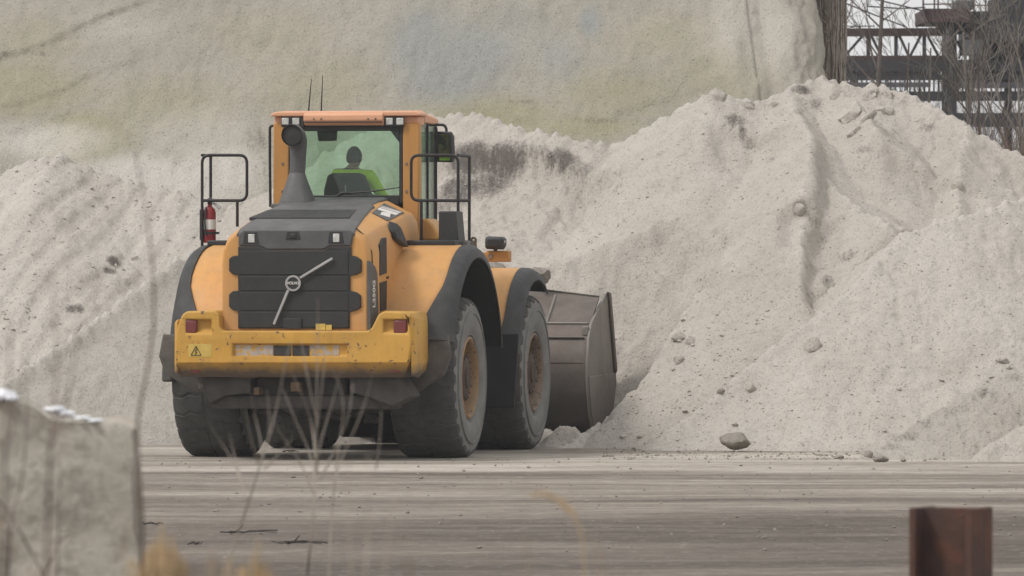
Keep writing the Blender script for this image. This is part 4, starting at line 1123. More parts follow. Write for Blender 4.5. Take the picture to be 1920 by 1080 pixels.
# ---- rear fenders
M['liner'] = pmat('fender_liner', (.018, .018, .019), .7, var=.2, scale=3)
def arc_sec(vc, wc, r, th): return (vc - r * math.sin(th), wc + r * math.cos(th))
def fender(sg, vc, r0, th0, th1, uin, uout, flare, mat_r='black', taper=.0, n=22, bottom=.0):
    wc = .875
    if vc == 0: uin, uout = uin + sg * .055, uout + sg * .055 - .055
    b = MB(); secs = []
    for i in range(n + 1):
        t_ = i / n; th = th0 + (th1 - th0) * t_
        uo = uout - taper * max(0, t_ - .8) ** 1.2
        rr = r0 + .03 * math.sin(t_ * math.pi)
        secs.append([(sg * uin + UC * 0, *arc_sec(vc, wc, rr, th)), (sg * (uo - .05), *arc_sec(vc, wc, rr, th)), (sg * uo, *arc_sec(vc, wc, rr - .02, th)), (sg * uo, *arc_sec(vc, wc, rr - .05, th)), (sg * uin, *arc_sec(vc, wc, rr - .04, th))])
    b.loft(secs)
    f = b.build('fender', M['paint'], LD, bevel=.0, smooth=50)
    b = MB(); secs = []
    for i in range(n + 1):
        t_ = i / n; th = th0 + (th1 - th0) * t_
        uo = uout - taper * max(0, t_ - .8) ** 1.2 + .002
        rr = r0 + .03 * math.sin(t_ * math.pi) + .004
        k = uout + flare - uo
        secs.append([(sg * (uo), *arc_sec(vc, wc, rr, th)), (sg * (uo + k * .45), *arc_sec(vc, wc, rr - .005, th)), (sg * (uo + k * .85), *arc_sec(vc, wc, rr - .05, th)), (sg * (uo + k), *arc_sec(vc, wc, rr - .14, th)),
                     (sg * (uo + k * .93), *arc_sec(vc, wc, rr - .15, th)), (sg * (uo + k * .75), *arc_sec(vc, wc, rr - .08, th)), (sg * uo, *arc_sec(vc, wc, rr - .045, th))])
    b.loft(secs)
    b.build('fender_edge', M[mat_r], f, smooth=50)
    b = MB(); secs = []
    for i in range(n + 1):
        th = th0 + (th1 - th0) * i / n
        secs.append([(sg * (uin - .02), *arc_sec(vc, wc, r0 - .045, th)), (sg * (uout + flare * .8), *arc_sec(vc, wc, r0 - .10, th)), (sg * (uout + flare * .8), *arc_sec(vc, wc, r0 - .115, th)), (sg * (uin - .02), *arc_sec(vc, wc, r0 - .06, th))])
    b.loft(secs); b.build('fender_liner', M['liner'], f, smooth=50)
    return f
for sg in (1, -1):
    f = fender(sg, 0, 1.43, R(-76), R(72), .78, 1.485, .165, taper=1.9)
    # front drop and grimy mud flap behind the tyre
    b = MB()
    b.loft([[(sg * x, v, w) for x, v, w in ((.80, -1.30, 1.36), (1.60, -1.30, 1.36), (1.60, -1.25, 1.36), (.80, -1.25, 1.36))],
            [(sg * x, v, w) for x, v, w in ((.75, -1.36, 1.10), (1.63, -1.36, 1.12), (1.63, -1.31, 1.12), (.75, -1.31, 1.10))],
            [(sg * x, v, w) for x, v, w in ((.72, -1.36, .86), (1.56, -1.36, .93), (1.56, -1.31, .93), (.72, -1.31, .86))],
            [(sg * x, v, w) for x, v, w in ((.70, -1.28, .70), (1.22, -1.28, .72), (1.22, -1.23, .72), (.70, -1.23, .70))]])
    b.build('mud_flap', M['mud'], f, bevel=.012)
    # deck above the fender
    b = MB(); b.rng(sg * .82, sg * 1.40, -.12, 1.0, 2.325, 2.385); b.build('service_deck', M['plastic'], LD, bevel=.012)
    ff = fender(sg, WV, 1.17, R(-30), R(78), .55, 1.405, .19, taper=.5)
    b = MB()
    b.loft([[(sg * x, v, w) for x, v, w in ((.55, WV - 1.15, 1.33), (1.60, WV - 1.13, 1.33), (1.60, WV - 1.09, 1.33), (.55, WV - 1.11, 1.33))],
            [(sg * x, v, w) for x, v, w in ((.55, WV - 1.20, .50), (1.56, WV - 1.20, .50), (1.56, WV - 1.15, .50), (.55, WV - 1.15, .50))]])
    b.build('mud_flap', M['liner'], ff, bevel=.01)
# side flap at the left corner seen past the counterweight
p0, p1 = lw(304, 716, -.9), lw(326, 638, -.9)
b = MB(); b.loft([[(p0[0], -.95, p0[2]), (p1[0], -.95, p0[2]), (p1[0], -.55, p0[2]), (p0[0], -.55, p0[2])], [(p0[0] + .02, -.95, p1[2]), (p1[0], -.95, p1[2]), (p1[0], -.55, p1[2]), (p0[0] + .03, -.55, p1[2])]])
b.build('access_step', M['black'], LD, bevel=.03, seg=3)
# ---- hand rails
def rail(name, paths, r=.017):
    b = MB()
    for p in paths: b.tube(fillet(p, .09), r, 8)
    return b.build(name, M['rail'], LD, smooth=60)
v1, v2 = .30, .72
rail('hand_rail', [[lw(379, 462, v1), lw(379, 291, v1), lw(463, 291, v1), lw(463, 376, v1), lw(379, 376, v1)],
                   [lw(445, 376, v1), lw(445, 425, v1)],
                   [lw(379, 291, v1), lw(395, 292, v2)], [lw(395, 291, v2), lw(395, 456, v2)]])
rail('hand_rail', [[lw(859, 455, v1), lw(859, 291, v1), lw(771, 291, v1), lw(771, 376, v1), lw(880, 376, v1)],
                   [lw(790, 376, v1), lw(790, 456, v1)],
                   [lw(859, 291, v1), lw(880, 293, v2)], [lw(880, 292, v2), lw(880, 458, v2)]])
a, c = lw(826, 455, .2), lw(862, 396, .2)
b = MB(); b.loft([[(a[0], .1, a[2]), (c[0] + .01, .1, a[2]), (c[0] + .01, .45, a[2]), (a[0], .45, a[2])], [(a[0], .1, c[2]), (c[0] - .02, .1, c[2]), (c[0] - .02, .45, c[2]), (a[0], .45, c[2])]]); b.build('air_cleaner', M['plastic'], LD, bevel=.012)
a, c = lw(859, 472, .35), lw(878, 452, .35); b = MB(); b.rng(a[0], c[0], .3, .5, a[2], c[2]); b.build('deck_bracket', M['sidewall'], LD, bevel=.008)
b = MB(); b.tube(fillet([lw(884, 470, .6), lw(884, 446, .6), lw(892, 446, .6), lw(892, 470, .6)], .03), .014, 8); b.build('lifting_loop', M['rimf'], LD)
# ---- low dirty structure under the counterweight
b = MB()
x0, x1 = lw(398, 742, -1.72), lw(735, 742, -1.72)
b.rng(x0[0], x1[0], -1.75, -1.2, lw(400, 766, -1.72)[2], lw(400, 741, -1.72)[2])
b.build('belly_plate', M['grime'], LD, bevel=.02)
b = MB()
q = [uw(385, 706, -1.86), uw(470, 700, -1.86), uw(470, 738, -1.86), uw(420, 742, -1.86), uw(392, 758, -1.86), uw(384, 735, -1.86)]
b.prism(q, 'v', -1.86, -1.4); b.build('skirt_plate', M['grime'], LD, bevel=.015); b = MB()
q = [uw(655, 690, -1.86), uw(750, 706, -1.86), uw(772, 744, -1.86), uw(735, 762, -1.86), uw(690, 745, -1.86), uw(655, 735, -1.86)]
b.prism(q, 'v', -1.86, -1.4)
b.build('skirt_plate', M['grime'], LD, bevel=.015)
b = MB(); a, c = uw(480, 742, -1.7), uw(650, 690, -1.7); b.rng(a[0], c[0], -1.7, -1.3, a[1], c[1]); b.build('hitch_block', M['inner'], LD, bevel=.02)
M['rust'] = pmat('rusty_bracket', (.115, .066, .034), .8, var=.35, scale=7, dust=(.16, .13, .10), dustamt=.5, bump=.4, bscale=20)
for (x0_, y0_, x1_, y1_) in ((448, 690, 480, 709), (622, 692, 655, 709), (476, 726, 487, 741), (545, 716, 562, 734)):
    a, c = uw(x0_, y1_, -1.9), uw(x1_, y0_, -1.9); b = MB(); b.rng(a[0], c[0], -1.92, -1.72, a[1], c[1]); b.build('tow_bracket', M['rust'], LD, bevel=.012)
for (x0_, y0_) in ((462, 699), (638, 699)):
    q = lw(x0_, y0_, -1.93); b = MB(); b.lathe([(0, -.004), (.045, -.004), (.045, .05)], q, 16, 'v'); b.build('tow_eye', M['inner'], LD)
b = MB(); b.tube([lw(486, 770, -1.3), lw(520, 772, -1.3), lw(560, 790, -1.3), lw(620, 775, -1.3)], .035, 8); b.tube([lw(580, 760, -1.2), lw(640, 785, -1.2), lw(700, 762, -1.2)], .03, 8); b.build('drive_hose', M['inner'], LD)
b = MB(); b.tube([lw(682, 792, -.6), lw(690, 785, -.6), lw(704, 787, -.6), lw(712, 792, -.6)], [.02, .05, .05, .02], 8); b.build('grease_fitting', M['grime'], LD)

b = MB(); b.prism([(4.35, .10), (5.0, .12), (5.1, .45), (4.6, .75), (4.3, .7)], 'u', -.95, .95); b.build('hinge_bracket', M['inner'], LD, bevel=.03)
b = MB(); b.prism([(2.2, .42), (4.2, .42), (4.2, .9), (2.2, .9)], 'u', -.62, .62); b.build('belly_guard', M['inner'], LD, bevel=.05)
# ---- front work lamp on its yellow bracket
lv = 3.9
a, c = lw(911, 491, lv), lw(954, 470, lv)
b = MB(); b.rng(a[0], c[0], lv, lv + .16, a[2], c[2]); b.rng(a[0] - .25, a[0] + .004, lv + .03, lv + .12, a[2] + .01, c[2] - .02)
b.build('lamp_bracket', M['cabpaint'], LD, bevel=.015)
q = lw(919, 481, lv - .005); b = MB(); b.lathe([(0, -.01), (.03, -.01), (.034, .01)], q, 14, 'v'); b.build('bracket_bolt', M['rimf'], LD)
a = lw(928, 455, lv)
b = MB(); b.loft([[(a[0] + x * s_, lv + d_, a[2] + z * s_) for x, z in ((-.10, -.075), (.085, -.08), (.115, -.045), (.12, .04), (.09, .068), (-.09, .075), (-.115, .05), (-.115, -.055))] for (s_, d_) in ((.62, -.1), (.9, -.06), (1, .02), (1, .09))])
b.tube([(a[0], lv + .03, a[2] - .15), (a[0], lv + .03, a[2] - .07)], .025, 8); b.build('front_lamp', M['plastic'], LD, bevel=.015, seg=3)
b = MB(); q = lw(942, 453, lv - .02); b.lathe([(0, -.012), (.026, -.012), (.03, .02)], (q[0] - .0, lv - .005, q[2]), 12, 'v'); b.build('lamp_reflector', M['lamp_glass'], LD)
# lift arms between the front wheels
b = MB()
for sg in (1, -1):
    P = [(2.6, 1.95), (3.1, 2.0), (4.3, 1.45), (5.1, .62), (5.1, .42), (4.85, .40), (4.2, 1.0), (3.1, 1.62), (2.6, 1.6)]
    b.prism(P, 'u', sg * .42, sg * .56)
b.build('lift_arm', M['cabpaint'], LD, bevel=.02)

# ---- bucket
HB = 1.83
def bucket():
    bk = empty('bucket', (0, 0, 0), 0, LD)
    back = [(6.12, 1.80), (5.42, 1.41), (5.26, 1.24), (5.17, 1.0), (5.16, .83), (5.19, .62), (5.30, .36), (5.48, .17), (5.75, .06), (7.0, .03)]
    def shell(P, t_):
        inner = []
        for i, (v, w) in enumerate(P):
            a_ = P[max(i - 1, 0)]; c_ = P[min(i + 1, len(P) - 1)]
            d = Vector((c_[0] - a_[0], c_[1] - a_[1])).normalized(); n = Vector((-d.y, d.x))
            inner.append((v + n.x * t_, w + n.y * t_))
        return P + inner[::-1]
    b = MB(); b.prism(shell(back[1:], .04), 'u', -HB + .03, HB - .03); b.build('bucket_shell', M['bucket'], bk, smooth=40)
    # spill guard: higher in the middle, dropping to the corners
    b = MB()
    for (u0, u1, h0, h1) in ((-HB + .03, -.45, -.09, .07), (-.45, .45, .07, .07), (.45, HB - .03, .07, -.085)):
        b.loft([[(u0, 5.42, 1.412), (u0, 6.02 + h0, 1.80 + h0), (u0, 6.05 + h0, 1.78 + h0), (u0, 5.45, 1.39)], [(u1, 5.42, 1.412), (u1, 6.02 + h1, 1.80 + h1), (u1, 6.05 + h1, 1.78 + h1), (u1, 5.45, 1.39)]])
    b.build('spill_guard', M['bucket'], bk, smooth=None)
    b = MB(); b.tube([(-HB + .03, 5.94, 1.715), (-.45, 6.09, 1.872), (.45, 6.09, 1.872), (HB - .03, 5.94, 1.717)], .016, 6); b.build('guard_edge', M['grime'], bk)
    b = MB(); b.tube([(-HB + .05, 5.415, 1.415), (HB - .06, 5.415, 1.415)], .016, 6)
    b.tube([(1.28, 5.41, 1.415), (1.28, 5.94, 1.735)], .018, 6); b.tube([(-1.28, 5.41, 1.415), (-1.28, 5.94, 1.735)], .018, 6); b.build('weld_rib', M['bucket_side'], bk)
    b = MB()
    b.rng(-HB + .05, HB - .07, 5.161, 5.20, .952, .960); b.build('wear_seam', M['grime'], bk)
    b = MB(); b.rng(-HB + .05, HB - .07, 5.236, 5.27, 1.246, 1.253); b.build('wear_seam', M['grime'], bk)
    for sg in (1, -1):
        b = MB(); b.rng(sg * (HB - .10), sg * (HB - .03), 5.28, 5.44, 1.27, 1.38); b.build('back_tab', M['bucket_side'], bk, bevel=.01)
    side = [(5.38, 1.42), (5.22, 1.24), (5.14, .95), (5.13, .80), (5.18, .62), (5.29, .36), (5.46, .15), (5.75, .03), (6.95, .0), (6.72, .80), (6.36, 1.73), (6.24, 1.76)]
    for sg in (1, -1):
        b = MB(); b.prism(side, 'u', sg * (HB - .032), sg * HB); sp = b.build('side_plate', M['bucket_side'], bk, bevel=.006)
        b = MB(); e0 = [(6.22, 1.775), (6.385, 1.76), (6.76, .84), (6.67, .80), (6.30, 1.70)]
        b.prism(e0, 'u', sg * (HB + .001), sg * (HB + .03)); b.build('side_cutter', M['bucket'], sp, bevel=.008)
        b = MB(); b.prism([(5.16, .80), (6.72, .82), (6.95, .0), (5.78, .02), (5.48, .14), (5.30, .36), (5.19, .62)], 'u', sg * (HB + .0005), sg * (HB + .018)); b.build('wear_plate', M['bucket_side'], sp, bevel=.008)
    b = MB(); b.prism([(6.9, .0), (7.12, .02), (6.9, .05)], 'u', -HB, HB); b.build('cutting_edge', M['bucket_side'], bk)
bucket()
# salt carried in the bucket
ys, xs = np.linspace(5.5, 6.9, 40), np.linspace(-1.75, 1.75, 96)
Xg, Yg = np.meshgrid(xs, ys)
Zg = 1.50 + .36 * np.exp(-((Xg - .5) / .8) ** 2) * np.exp(-((Yg - 6.05) / .45) ** 2) + .25 * fbm(Xg * 2, Yg * 2, 5, 3, .6) * np.exp(-(Xg / 1.5) ** 4) + .08 * fbm(Xg * 8, Yg * 8, 3, 1) - .5 * smooth(1.2, 1.75, np.abs(Xg)) - .5 * smooth(6.4, 6.9, Yg) - .35 * (1 - smooth(5.5, 5.9, Yg))
Wx = OX + CA * Xg + SA * Yg; Wy = OY - SA * Xg + CA * Yg
ii = np.arange(Xg.size).reshape(Xg.shape)
qq = np.stack([ii[:-1, :-1], ii[:-1, 1:], ii[1:, 1:], ii[1:, :-1]], -1).reshape(-1, 4)
raw_mesh('salt_load', np.stack([Wx, Wy, Zg], -1).reshape(-1, 3), qq, M['salt'], {'stain': np.zeros(Xg.size)}, 'heap of salt loaded in the steel bucket', 'salt load')
for (px, py, w, h, sd) in ((1013, 513, .26, .22, 61), (928, 500, .30, .16, 62)):
    c = lw(px, py, 5.9); X_ = OX + CA * c[0] + SA * c[1]; Y_ = OY - SA * c[0] + CA * c[1]
    stone('salt_clod', (X_, Y_, c[2] - .02), (w, w, h), sd, M['stone'], 'dark clod poking above the front fender on the bucket load' if sd == 61 else 'grey clod seen under the yellow lamp bracket, on the bucket load', 'clod', ang=.7)

# ---- fire extinguisher clipped to the left rail
fx = lw(393, 420, .36)
wx = (OX + CA * fx[0] + SA * fx[1], OY - SA * fx[0] + CA * fx[1])
FE = empty('fire_extinguisher', (wx[0], wx[1], fx[2] - .21), -YAW)
tag(FE, 'red fire extinguisher strapped to the left hand rail of the loader', 'fire extinguisher')
b = MB(); b.lathe([(0, 0), (.066, 0), (.070, .015), (.070, .34), (.060, .375), (.035, .40), (.022, .41), (.022, .43), (0, .43)], (0, 0, 0), 24, 'w'); b.build('cylinder_body', M['red'], FE, smooth=40)
b = MB(); b.lathe([(.071, .15), (.0715, .15), (.0715, .26), (.071, .26)], (0, 0, 0), 24, 'w'); b.v = [p for p in b.v]; b.build('paper_label', M['white'], FE)
b = MB(); b.box((0, 0, .455), (.035, .06, .05)); b.box((.0, -.01, .49), (.03, .13, .015), Matrix.Rotation(.2, 3, 'X')); b.build('valve', M['plastic'], FE, bevel=.005)
b = MB(); b.tube([(.02, 0, .45), (.075, -.03, .43), (.125, -.03, .385)], [.010, .016, .02], 8); b.build('discharge_horn', M['steel'], FE)
b = MB(); b.lathe([(.072, .10), (.080, .10), (.080, .125), (.072, .125)], (0, 0, 0), 20, 'w'); b.box((-.09, 0, .2), (.035, .05, .34)); b.box((.09, 0, .11), (.04, .03, .025)); b.tube([(-.02, -.075, .40), (-.03, -.09, .25), (-.02, -.085, .08)], .010, 6); b.build('clamp', M['plastic'], FE)

# ---- the driver
def skin_chain(bm_edges, verts, radii, sub=2):
    me = bpy.data.meshes.new('body'); me.from_pydata(verts, bm_edges, [])
    o = bpy.data.objects.new('body', me); COL.objects.link(o)
    m = o.modifiers.new('skin', 'SKIN'); m.use_smooth_shade = True
    for i, sv in enumerate(me.skin_vertices[0].data):
        sv.radius = radii[i] if isinstance(radii[i], tuple) else (radii[i], radii[i]); sv.use_root = (i == 0)
    s = o.modifiers.new('sub', 'SUBSURF'); s.levels = sub; s.render_levels = sub
    bake(o); return o
DV = empty('person', (0, 0, 0), 0)
dloc = (-.06, 1.22)
DV.location = (OX + CA * dloc[0] + SA * dloc[1], OY - SA * dloc[0] + CA * dloc[1], 2.60)
DV.rotation_euler = (0, 0, -YAW - R(8))
tag(DV, 'driver in lime hi-vis top and dark knit cap, seated behind the green cab glass', 'person')
V = [(0, 0, .08), (0, .0, .20), (0, .0, .36), (.0, .02, .50), (0, .03, .565), (0, .05, .62),
     (.20, .02, .50), (.33, .06, .28), (.36, .32, .20), (.34, .40, .22), (-.19, .02, .52), (-.27, .05, .32), (-.20, .30, .24), (-.16, .38, .26),
     (.11, .06, .06), (.14, .42, .06), (.14, .46, -.34), (.14, .58, -.37), (-.11, .06, .06), (-.14, .42, .06), (-.14, .46, -.34), (-.14, .58, -.37)]
E = [(0, 1), (1, 2), (2, 3), (3, 4), (4, 5), (3, 6), (6, 7), (7, 8), (8, 9), (3, 10), (10, 11), (11, 12), (12, 13), (0, 14), (14, 15), (15, 16), (16, 17), (0, 18), (18, 19), (19, 20), (20, 21)]
rad = [(.17, .13), (.165, .13), (.19, .135), (.17, .11), (.065, .065), (.06, .06), (.085, .085), (.062, .062), (.048, .048), (.04, .03), (.085, .085), (.062, .062), (.048, .048), (.04, .03),
       (.10, .10), (.078, .078), (.055, .055), (.05, .05), (.10, .10), (.078, .078), (.055, .055), (.05, .05)]
body = skin_chain(E, V, rad)
# fingers curled on the controls, head with face
bm = bmesh.new(); bm.from_mesh(body.data); bpy.data.objects.remove(body)
def add_chain(pts, r0):
    o = skin_chain([(i, i + 1) for i in range(len(pts) - 1)], pts, [r0 * (1 - .12 * i) for i in range(len(pts))], 1)
    bm.from_mesh(o.data); bpy.data.objects.remove(o)
for sg, hx, hy, hz in ((1, .34, .40, .22), (-1, -.16, .38, .26)):
    for k in range(4):
        ox = (k - 1.5) * .021; ln = (.9, 1.05, 1.0, .8)[k]
        add_chain([(hx + ox, hy + .01, hz), (hx + ox, hy + .055 * ln, hz + .004), (hx + ox, hy + .08 * ln, hz - .022), (hx + ox, hy + .068 * ln, hz - .046)], .0095)
    add_chain([(hx - sg * .03, hy - .02, hz), (hx - sg * .052, hy + .015, hz - .012), (hx - sg * .045, hy + .045, hz - .022)], .011)
hb = bmesh.new(); bmesh.ops.create_uvsphere(hb, u_segments=24, v_segments=18, radius=1)
for v in hb.verts:
    x, y, z = v.co
    k = 1 - .18 * max(0, -z) * (1 if y > -.3 else .6)
    nx_, ny_, nz_ = x * .078 * k, y * .098 * k, z * .122
    if y > .8 and abs(x) < .28 and -.35 < z < .25: ny_ += .022 * (1 - abs(x) / .28) * (1 - abs(z + .1) / .4)      # nose
    if y > .7 and abs(z - .12) < .14 and .2 < abs(x) < .5: ny_ -= .008                                        # eye sockets
    if y > .7 and abs(z + .48) < .08 and abs(x) < .35: ny_ += .006                                            # lips
    if abs(x) > .9 and abs(z) < .3 and abs(y) < .35: nx_ *= 1.14                                              # ears
    v.co = (nx_, ny_ + .055, nz_ + .70)
tmp = bpy.data.meshes.new('h'); hb.to_mesh(tmp); hb.free(); bm.from_mesh(tmp)
me = bpy.data.meshes.new('body'); bm.to_mesh(me); bm.free()
for m in ('hivis', 'trouser', 'skin'): me.materials.append(M[m])
for p in me.polygons:
    c = p.center
    p.use_smooth = True
    if c.z > .575 or c.y > .345 and c.z > .12: p.material_index = 2
    elif c.z < .12: p.material_index = 1
    else: p.material_index = 0
bd = bpy.data.objects.new('body', me); COL.objects.link(bd); bd.parent = DV
hb = bmesh.new(); bmesh.ops.create_uvsphere(hb, u_segments=24, v_segments=16, radius=1)
for v in list(hb.verts):
    x, y, z = v.co
    v.co = (x * .088, y * .106 + .048, max(z, -.45 if y < .2 else .18) * .128 + .71)
tmp = bpy.data.meshes.new('knit_cap'); hb.to_mesh(tmp); hb.free(); finish(tmp, M['hair'], 60)
o = bpy.data.objects.new('knit_cap', tmp); COL.objects.link(o); o.parent = DV

# ================================================================== BACKGROUND: gantry, trees
M['gantry'] = pmat('weathered_gantry_steel', (.030, .032, .038), .75, var=.25, scale=.8, dust=(.08, .07, .07), dustamt=.3)
M['gantry_red'] = pmat('rusted_gantry_steel', (.055, .033, .034), .8, var=.3, scale=.8, dust=(.08, .07, .07), dustamt=.3)
M['gantry_grey'] = pmat('grey_cladding', (.085, .088, .10), .7, var=.12, scale=.8)
GY = 165.0
GN = empty('conveyor_gantry', world(1700, 437, GY) - Vector((0, 0, H)))
tag(GN, 'dark steel conveyor gantry with truss and handrails behind the bare trees', 'gantry')
G0 = Vector(GN.location)
def gp(px, py, dy=0.0):
    d = GY + dy; return world(px, py, d) - G0
def member(name, a, b_, w, mat='gantry', d=None, dy=0.0):
    p, q = gp(*a, dy), gp(*b_, dy); dr = (q - p); L = dr.length; dr.normalize()
    rot = dr.to_track_quat('X', 'Z').to_matrix()
    b = MB(); b.box((0, 0, 0), (L, d or w, w)); b.v = [tuple(rot @ Vector(v) + (p + q) / 2) for v in b.v]
    return b.build(name, M[mat], GN, smooth=None)
sc_ = GY / F
for dy in (0, 3.0):
    member('top_chord', (1380, 62), (1775, 60), 15 * sc_, 'gantry_red', dy=dy)
    member('bottom_chord', (1380, 110), (1775, 109), 10 * sc_, 'gantry_red', dy=dy)
    for x in (1440, 1500, 1560, 1628, 1680, 1733): member('truss_post', (x, 62), (x, 110), 7 * sc_, dy=dy)
    for (x0, x1) in ((1500, 1455), (1620, 1580), (1632, 1655), (1685, 1706), (1728, 1704), (1738, 1762)):
        member('truss_diagonal', (x0, 64), (x1, 110), 5 * sc_, dy=dy)
member('walkway_rail', (1380, 50), (1640, 49), 2 * sc_)
member('deck_girder', (1380, 124), (1960, 123), 20 * sc_, 'gantry')
member('deck_girder', (1380, 145), (1960, 144), 12 * sc_, 'gantry')
member('deck_girder', (1380, 159), (1745, 159), 9 * sc_, 'gantry_grey')
member('deck_girder', (1790, 160), (1960, 160), 11 * sc_, 'gantry_grey')
member('deck_girder', (1380, 181), (1960, 180), 18 * sc_, 'gantry')
member('deck_girder', (1380, 225), (1990, 225), 26 * sc_, 'gantry')
for x in range(1400, 1960, 9):
    if random.random() < .75: member('deck_stanchion', (x, 118), (x, 190), random.choice((2, 3, 4)) * sc_, dy=1.0)
for x in (1780,): member('tower_leg', (x, 40), (x, 425), 27 * sc_, 'gantry')
for x in (1440, 1600, 1890): member('tower_leg', (x, 110), (x, 425), 14 * sc_, 'gantry', dy=1.5)
# machine house on the right
def gbox(name, px0, py0, px1, py1, depth, mat, dy=0.0):
    a, c = gp(px0, py1, dy), gp(px1, py0, dy)
    b = MB(); b.rng(a.x, c.x, a.y, a.y + depth, a.z, c.z); return b.build(name, M[mat], GN, smooth=None)
gbox('platform_box', 1734, 16, 1820, 41, 4.0, 'gantry_red', -.5)
gbox('machine_house', 1822, 21, 1990, 78, 5.0, 'gantry', .0)
gbox('machine_house', 1842, 78, 1990, 152, 5.0, 'gantry', .6)
gbox('machine_house', 1795, 112, 1842, 152, 4.0, 'gantry_grey', 1.0)
gbox('conveyor_casing', 1380, 113, 1765, 137, 2.0, 'gantry', 2.0)
gbox('pale_cabinet', 1806, 74, 1842, 102, 1.5, 'gantry_grey', -.6)
gbox('hopper', 1768, 41, 1815, 58, 3.0, 'gantry', 0)
for x in (1731, 1752, 1759, 1787, 1812, 1826, 1848, 1866): member('rail_post', (x, -14), (x, 22), 3 * sc_, 'gantry_red', dy=-.5)
member('rail_post', (1731, -14), (1731, 30), 3.4 * sc_, 'gantry_red', dy=-.55)
member('platform_rail', (1731, 8), (1800, 7.5), 2.4 * sc_, 'gantry_red', dy=-.5)
member('platform_rail', (1826, 10), (1866, 10), 2.4 * sc_, 'gantry_red', dy=-.5)
gbox('motor', 1795, 0, 1826, 17, 1.2, 'gantry_grey', -.4)
gbox('roof_housing', 1868, -6, 1990, 21.5, 3, 'gantry', 0)
for (a, c) in (((1794, 76), (1810, 110)), ((1815, 76), (1797, 110)), ((1800, 60), (1822, 76)), ((1850, 76), (1870, 130))): member('brace', a, c, 4 * sc_)
b = MB()
for pts in ([(1570, 0), (1640, 28), (1700, 51)], [(1620, -6), (1680, 8), (1738, 22)], [(1628, 12), (1690, 16), (1735, 14)]):
    b.tube([gp(x, y, -.3) for x, y in pts], 1.4 * sc_, 5)
b.build('stay_cable', M['gantry'], GN)

M['bark'] = pmat('grey_bark', (.125, .105, .095), .9, var=.3, scale=2.5, bump=.6, bscale=9)
M['bark_pale'] = pmat('pale_bark', (.21, .19, .165), .9, var=.25, scale=2.5, bump=.4, bscale=12)
M['bark_brown'] = pmat('brown_bark', (.32, .275, .24), .9, var=.3, scale=3, bump=.8, bscale=8)
def grow(mb, p, d, L, r, depth, rnd, spread, n=4, lim=[0]):
    pts = [p]; rs = [r]; q = p.copy(); dd = d.copy()
    for i in range(n):
        dd = (dd + Vector((rnd.gauss(0, .09), rnd.gauss(0, .09), rnd.gauss(.03, .06)))).normalized()
        q = q + dd * (L / n); pts.append(q.copy()); rs.append(max(r * (1 - .6 * (i + 1) / n), .004))
    mb.tube(pts, rs, 5 if r > .03 else 3, caps=False)
    if depth <= 0: return
    k = rnd.randint(3, 5)
    for i in range(k):
        t_ = rnd.uniform(.3, 1.0); j = min(int(t_ * n), n - 1); base = pts[j].lerp(pts[j + 1], t_ * n - j)
        ax = Vector((rnd.gauss(0, 1), rnd.gauss(0, 1), rnd.gauss(0, .4))).normalized()
        nd = (dd + ax * spread * rnd.uniform(.6, 1.3) + Vector((0, 0, .15))).normalized()
        grow(mb, base, nd, L * rnd.uniform(.5, .8), max(rs[j] * .55, .004), depth - 1, rnd, spread)
def tree(px, pyt, d, r, lab, seed, mat, lean=0.0, depth=4, bough=2.0, spread=.6, first=.35, nb=9, group=None, pyb=None):
    base = world(px, HOR, d); base.z = 0
    topz = H - (pyt - HOR) / F * d
    T = empty('tree', base); tag(T, lab, 'tree', group)
    rnd = random.Random(seed)
    trunk = MB(); n = 10; pts = []; rs = []
    for i in range(n + 1):
        t_ = i / n
        pts.append(Vector((lean * t_ + .05 * math.sin(t_ * 5 + seed), .05 * math.cos(t_ * 4 + seed), topz * t_))); rs.append(r * (1 - .75 * t_) + .005)
    trunk.tube(pts, rs, 9); trunk.build('trunk', M[mat], T, smooth=60)
    cr = MB()
    for i in range(nb):
        t_ = first + (1 - first) * (i + rnd.random()) / nb; t_ = min(t_, .99)
        j = min(int(t_ * n), n - 1); b0 = pts[j].lerp(pts[j + 1], t_ * n - j)
        a = rnd.uniform(0, 6.28)
        dr = Vector((math.cos(a) * .8, math.sin(a) * .5, rnd.uniform(.5, 1.2))).normalized()
        grow(cr, b0, dr, bough * (1.15 - .6 * t_), rs[j] * .5, depth - 1, rnd, spread)
    cr.build('crown', M[mat], T, smooth=60)
    return T
tree(1912, -160, 122, .085, 'pale bare tree spreading branches in front of the machine house', 4, 'bark_pale', lean=.15, depth=4, bough=1.7, first=.30, nb=10, spread=.65)
tree(1637, -120, 135, .07, 'slim bare tree standing before the truss', 9, 'bark', lean=.15, depth=3, bough=1.2, first=.6, nb=10)
tree(1590, -60, 138, .05, 'bare twiggy tree close by the vine-wrapped trunk', 14, 'bark', lean=-.1, depth=3, bough=1.0, first=.6, nb=7)
tree(1700, 80, 128, .035, 'bare sapling below the truss, right of the slim tree', 21, 'bark', depth=3, bough=1.0, first=.4, nb=8)
tree(1765, 60, 126, .04, 'leaning pale sapling crossing the gantry tower', 23, 'bark_pale', lean=.5, depth=3, bough=1.2, first=.4, nb=8)
tree(1725, 90, 124, .032, 'thin pale sapling just left of the gantry tower', 28, 'bark_pale', lean=.12, depth=3, bough=1.0, first=.4, nb=8)
tree(1835, 60, 127, .04, 'pale sapling under the pale cabinet', 31, 'bark_pale', lean=-.2, depth=3, bough=1.2, first=.4, nb=8)
tree(1870, 90, 120, .04, 'grey sapling above the pile end at the right', 33, 'bark', lean=-.3, depth=3, bough=1.2, first=.3, nb=9)
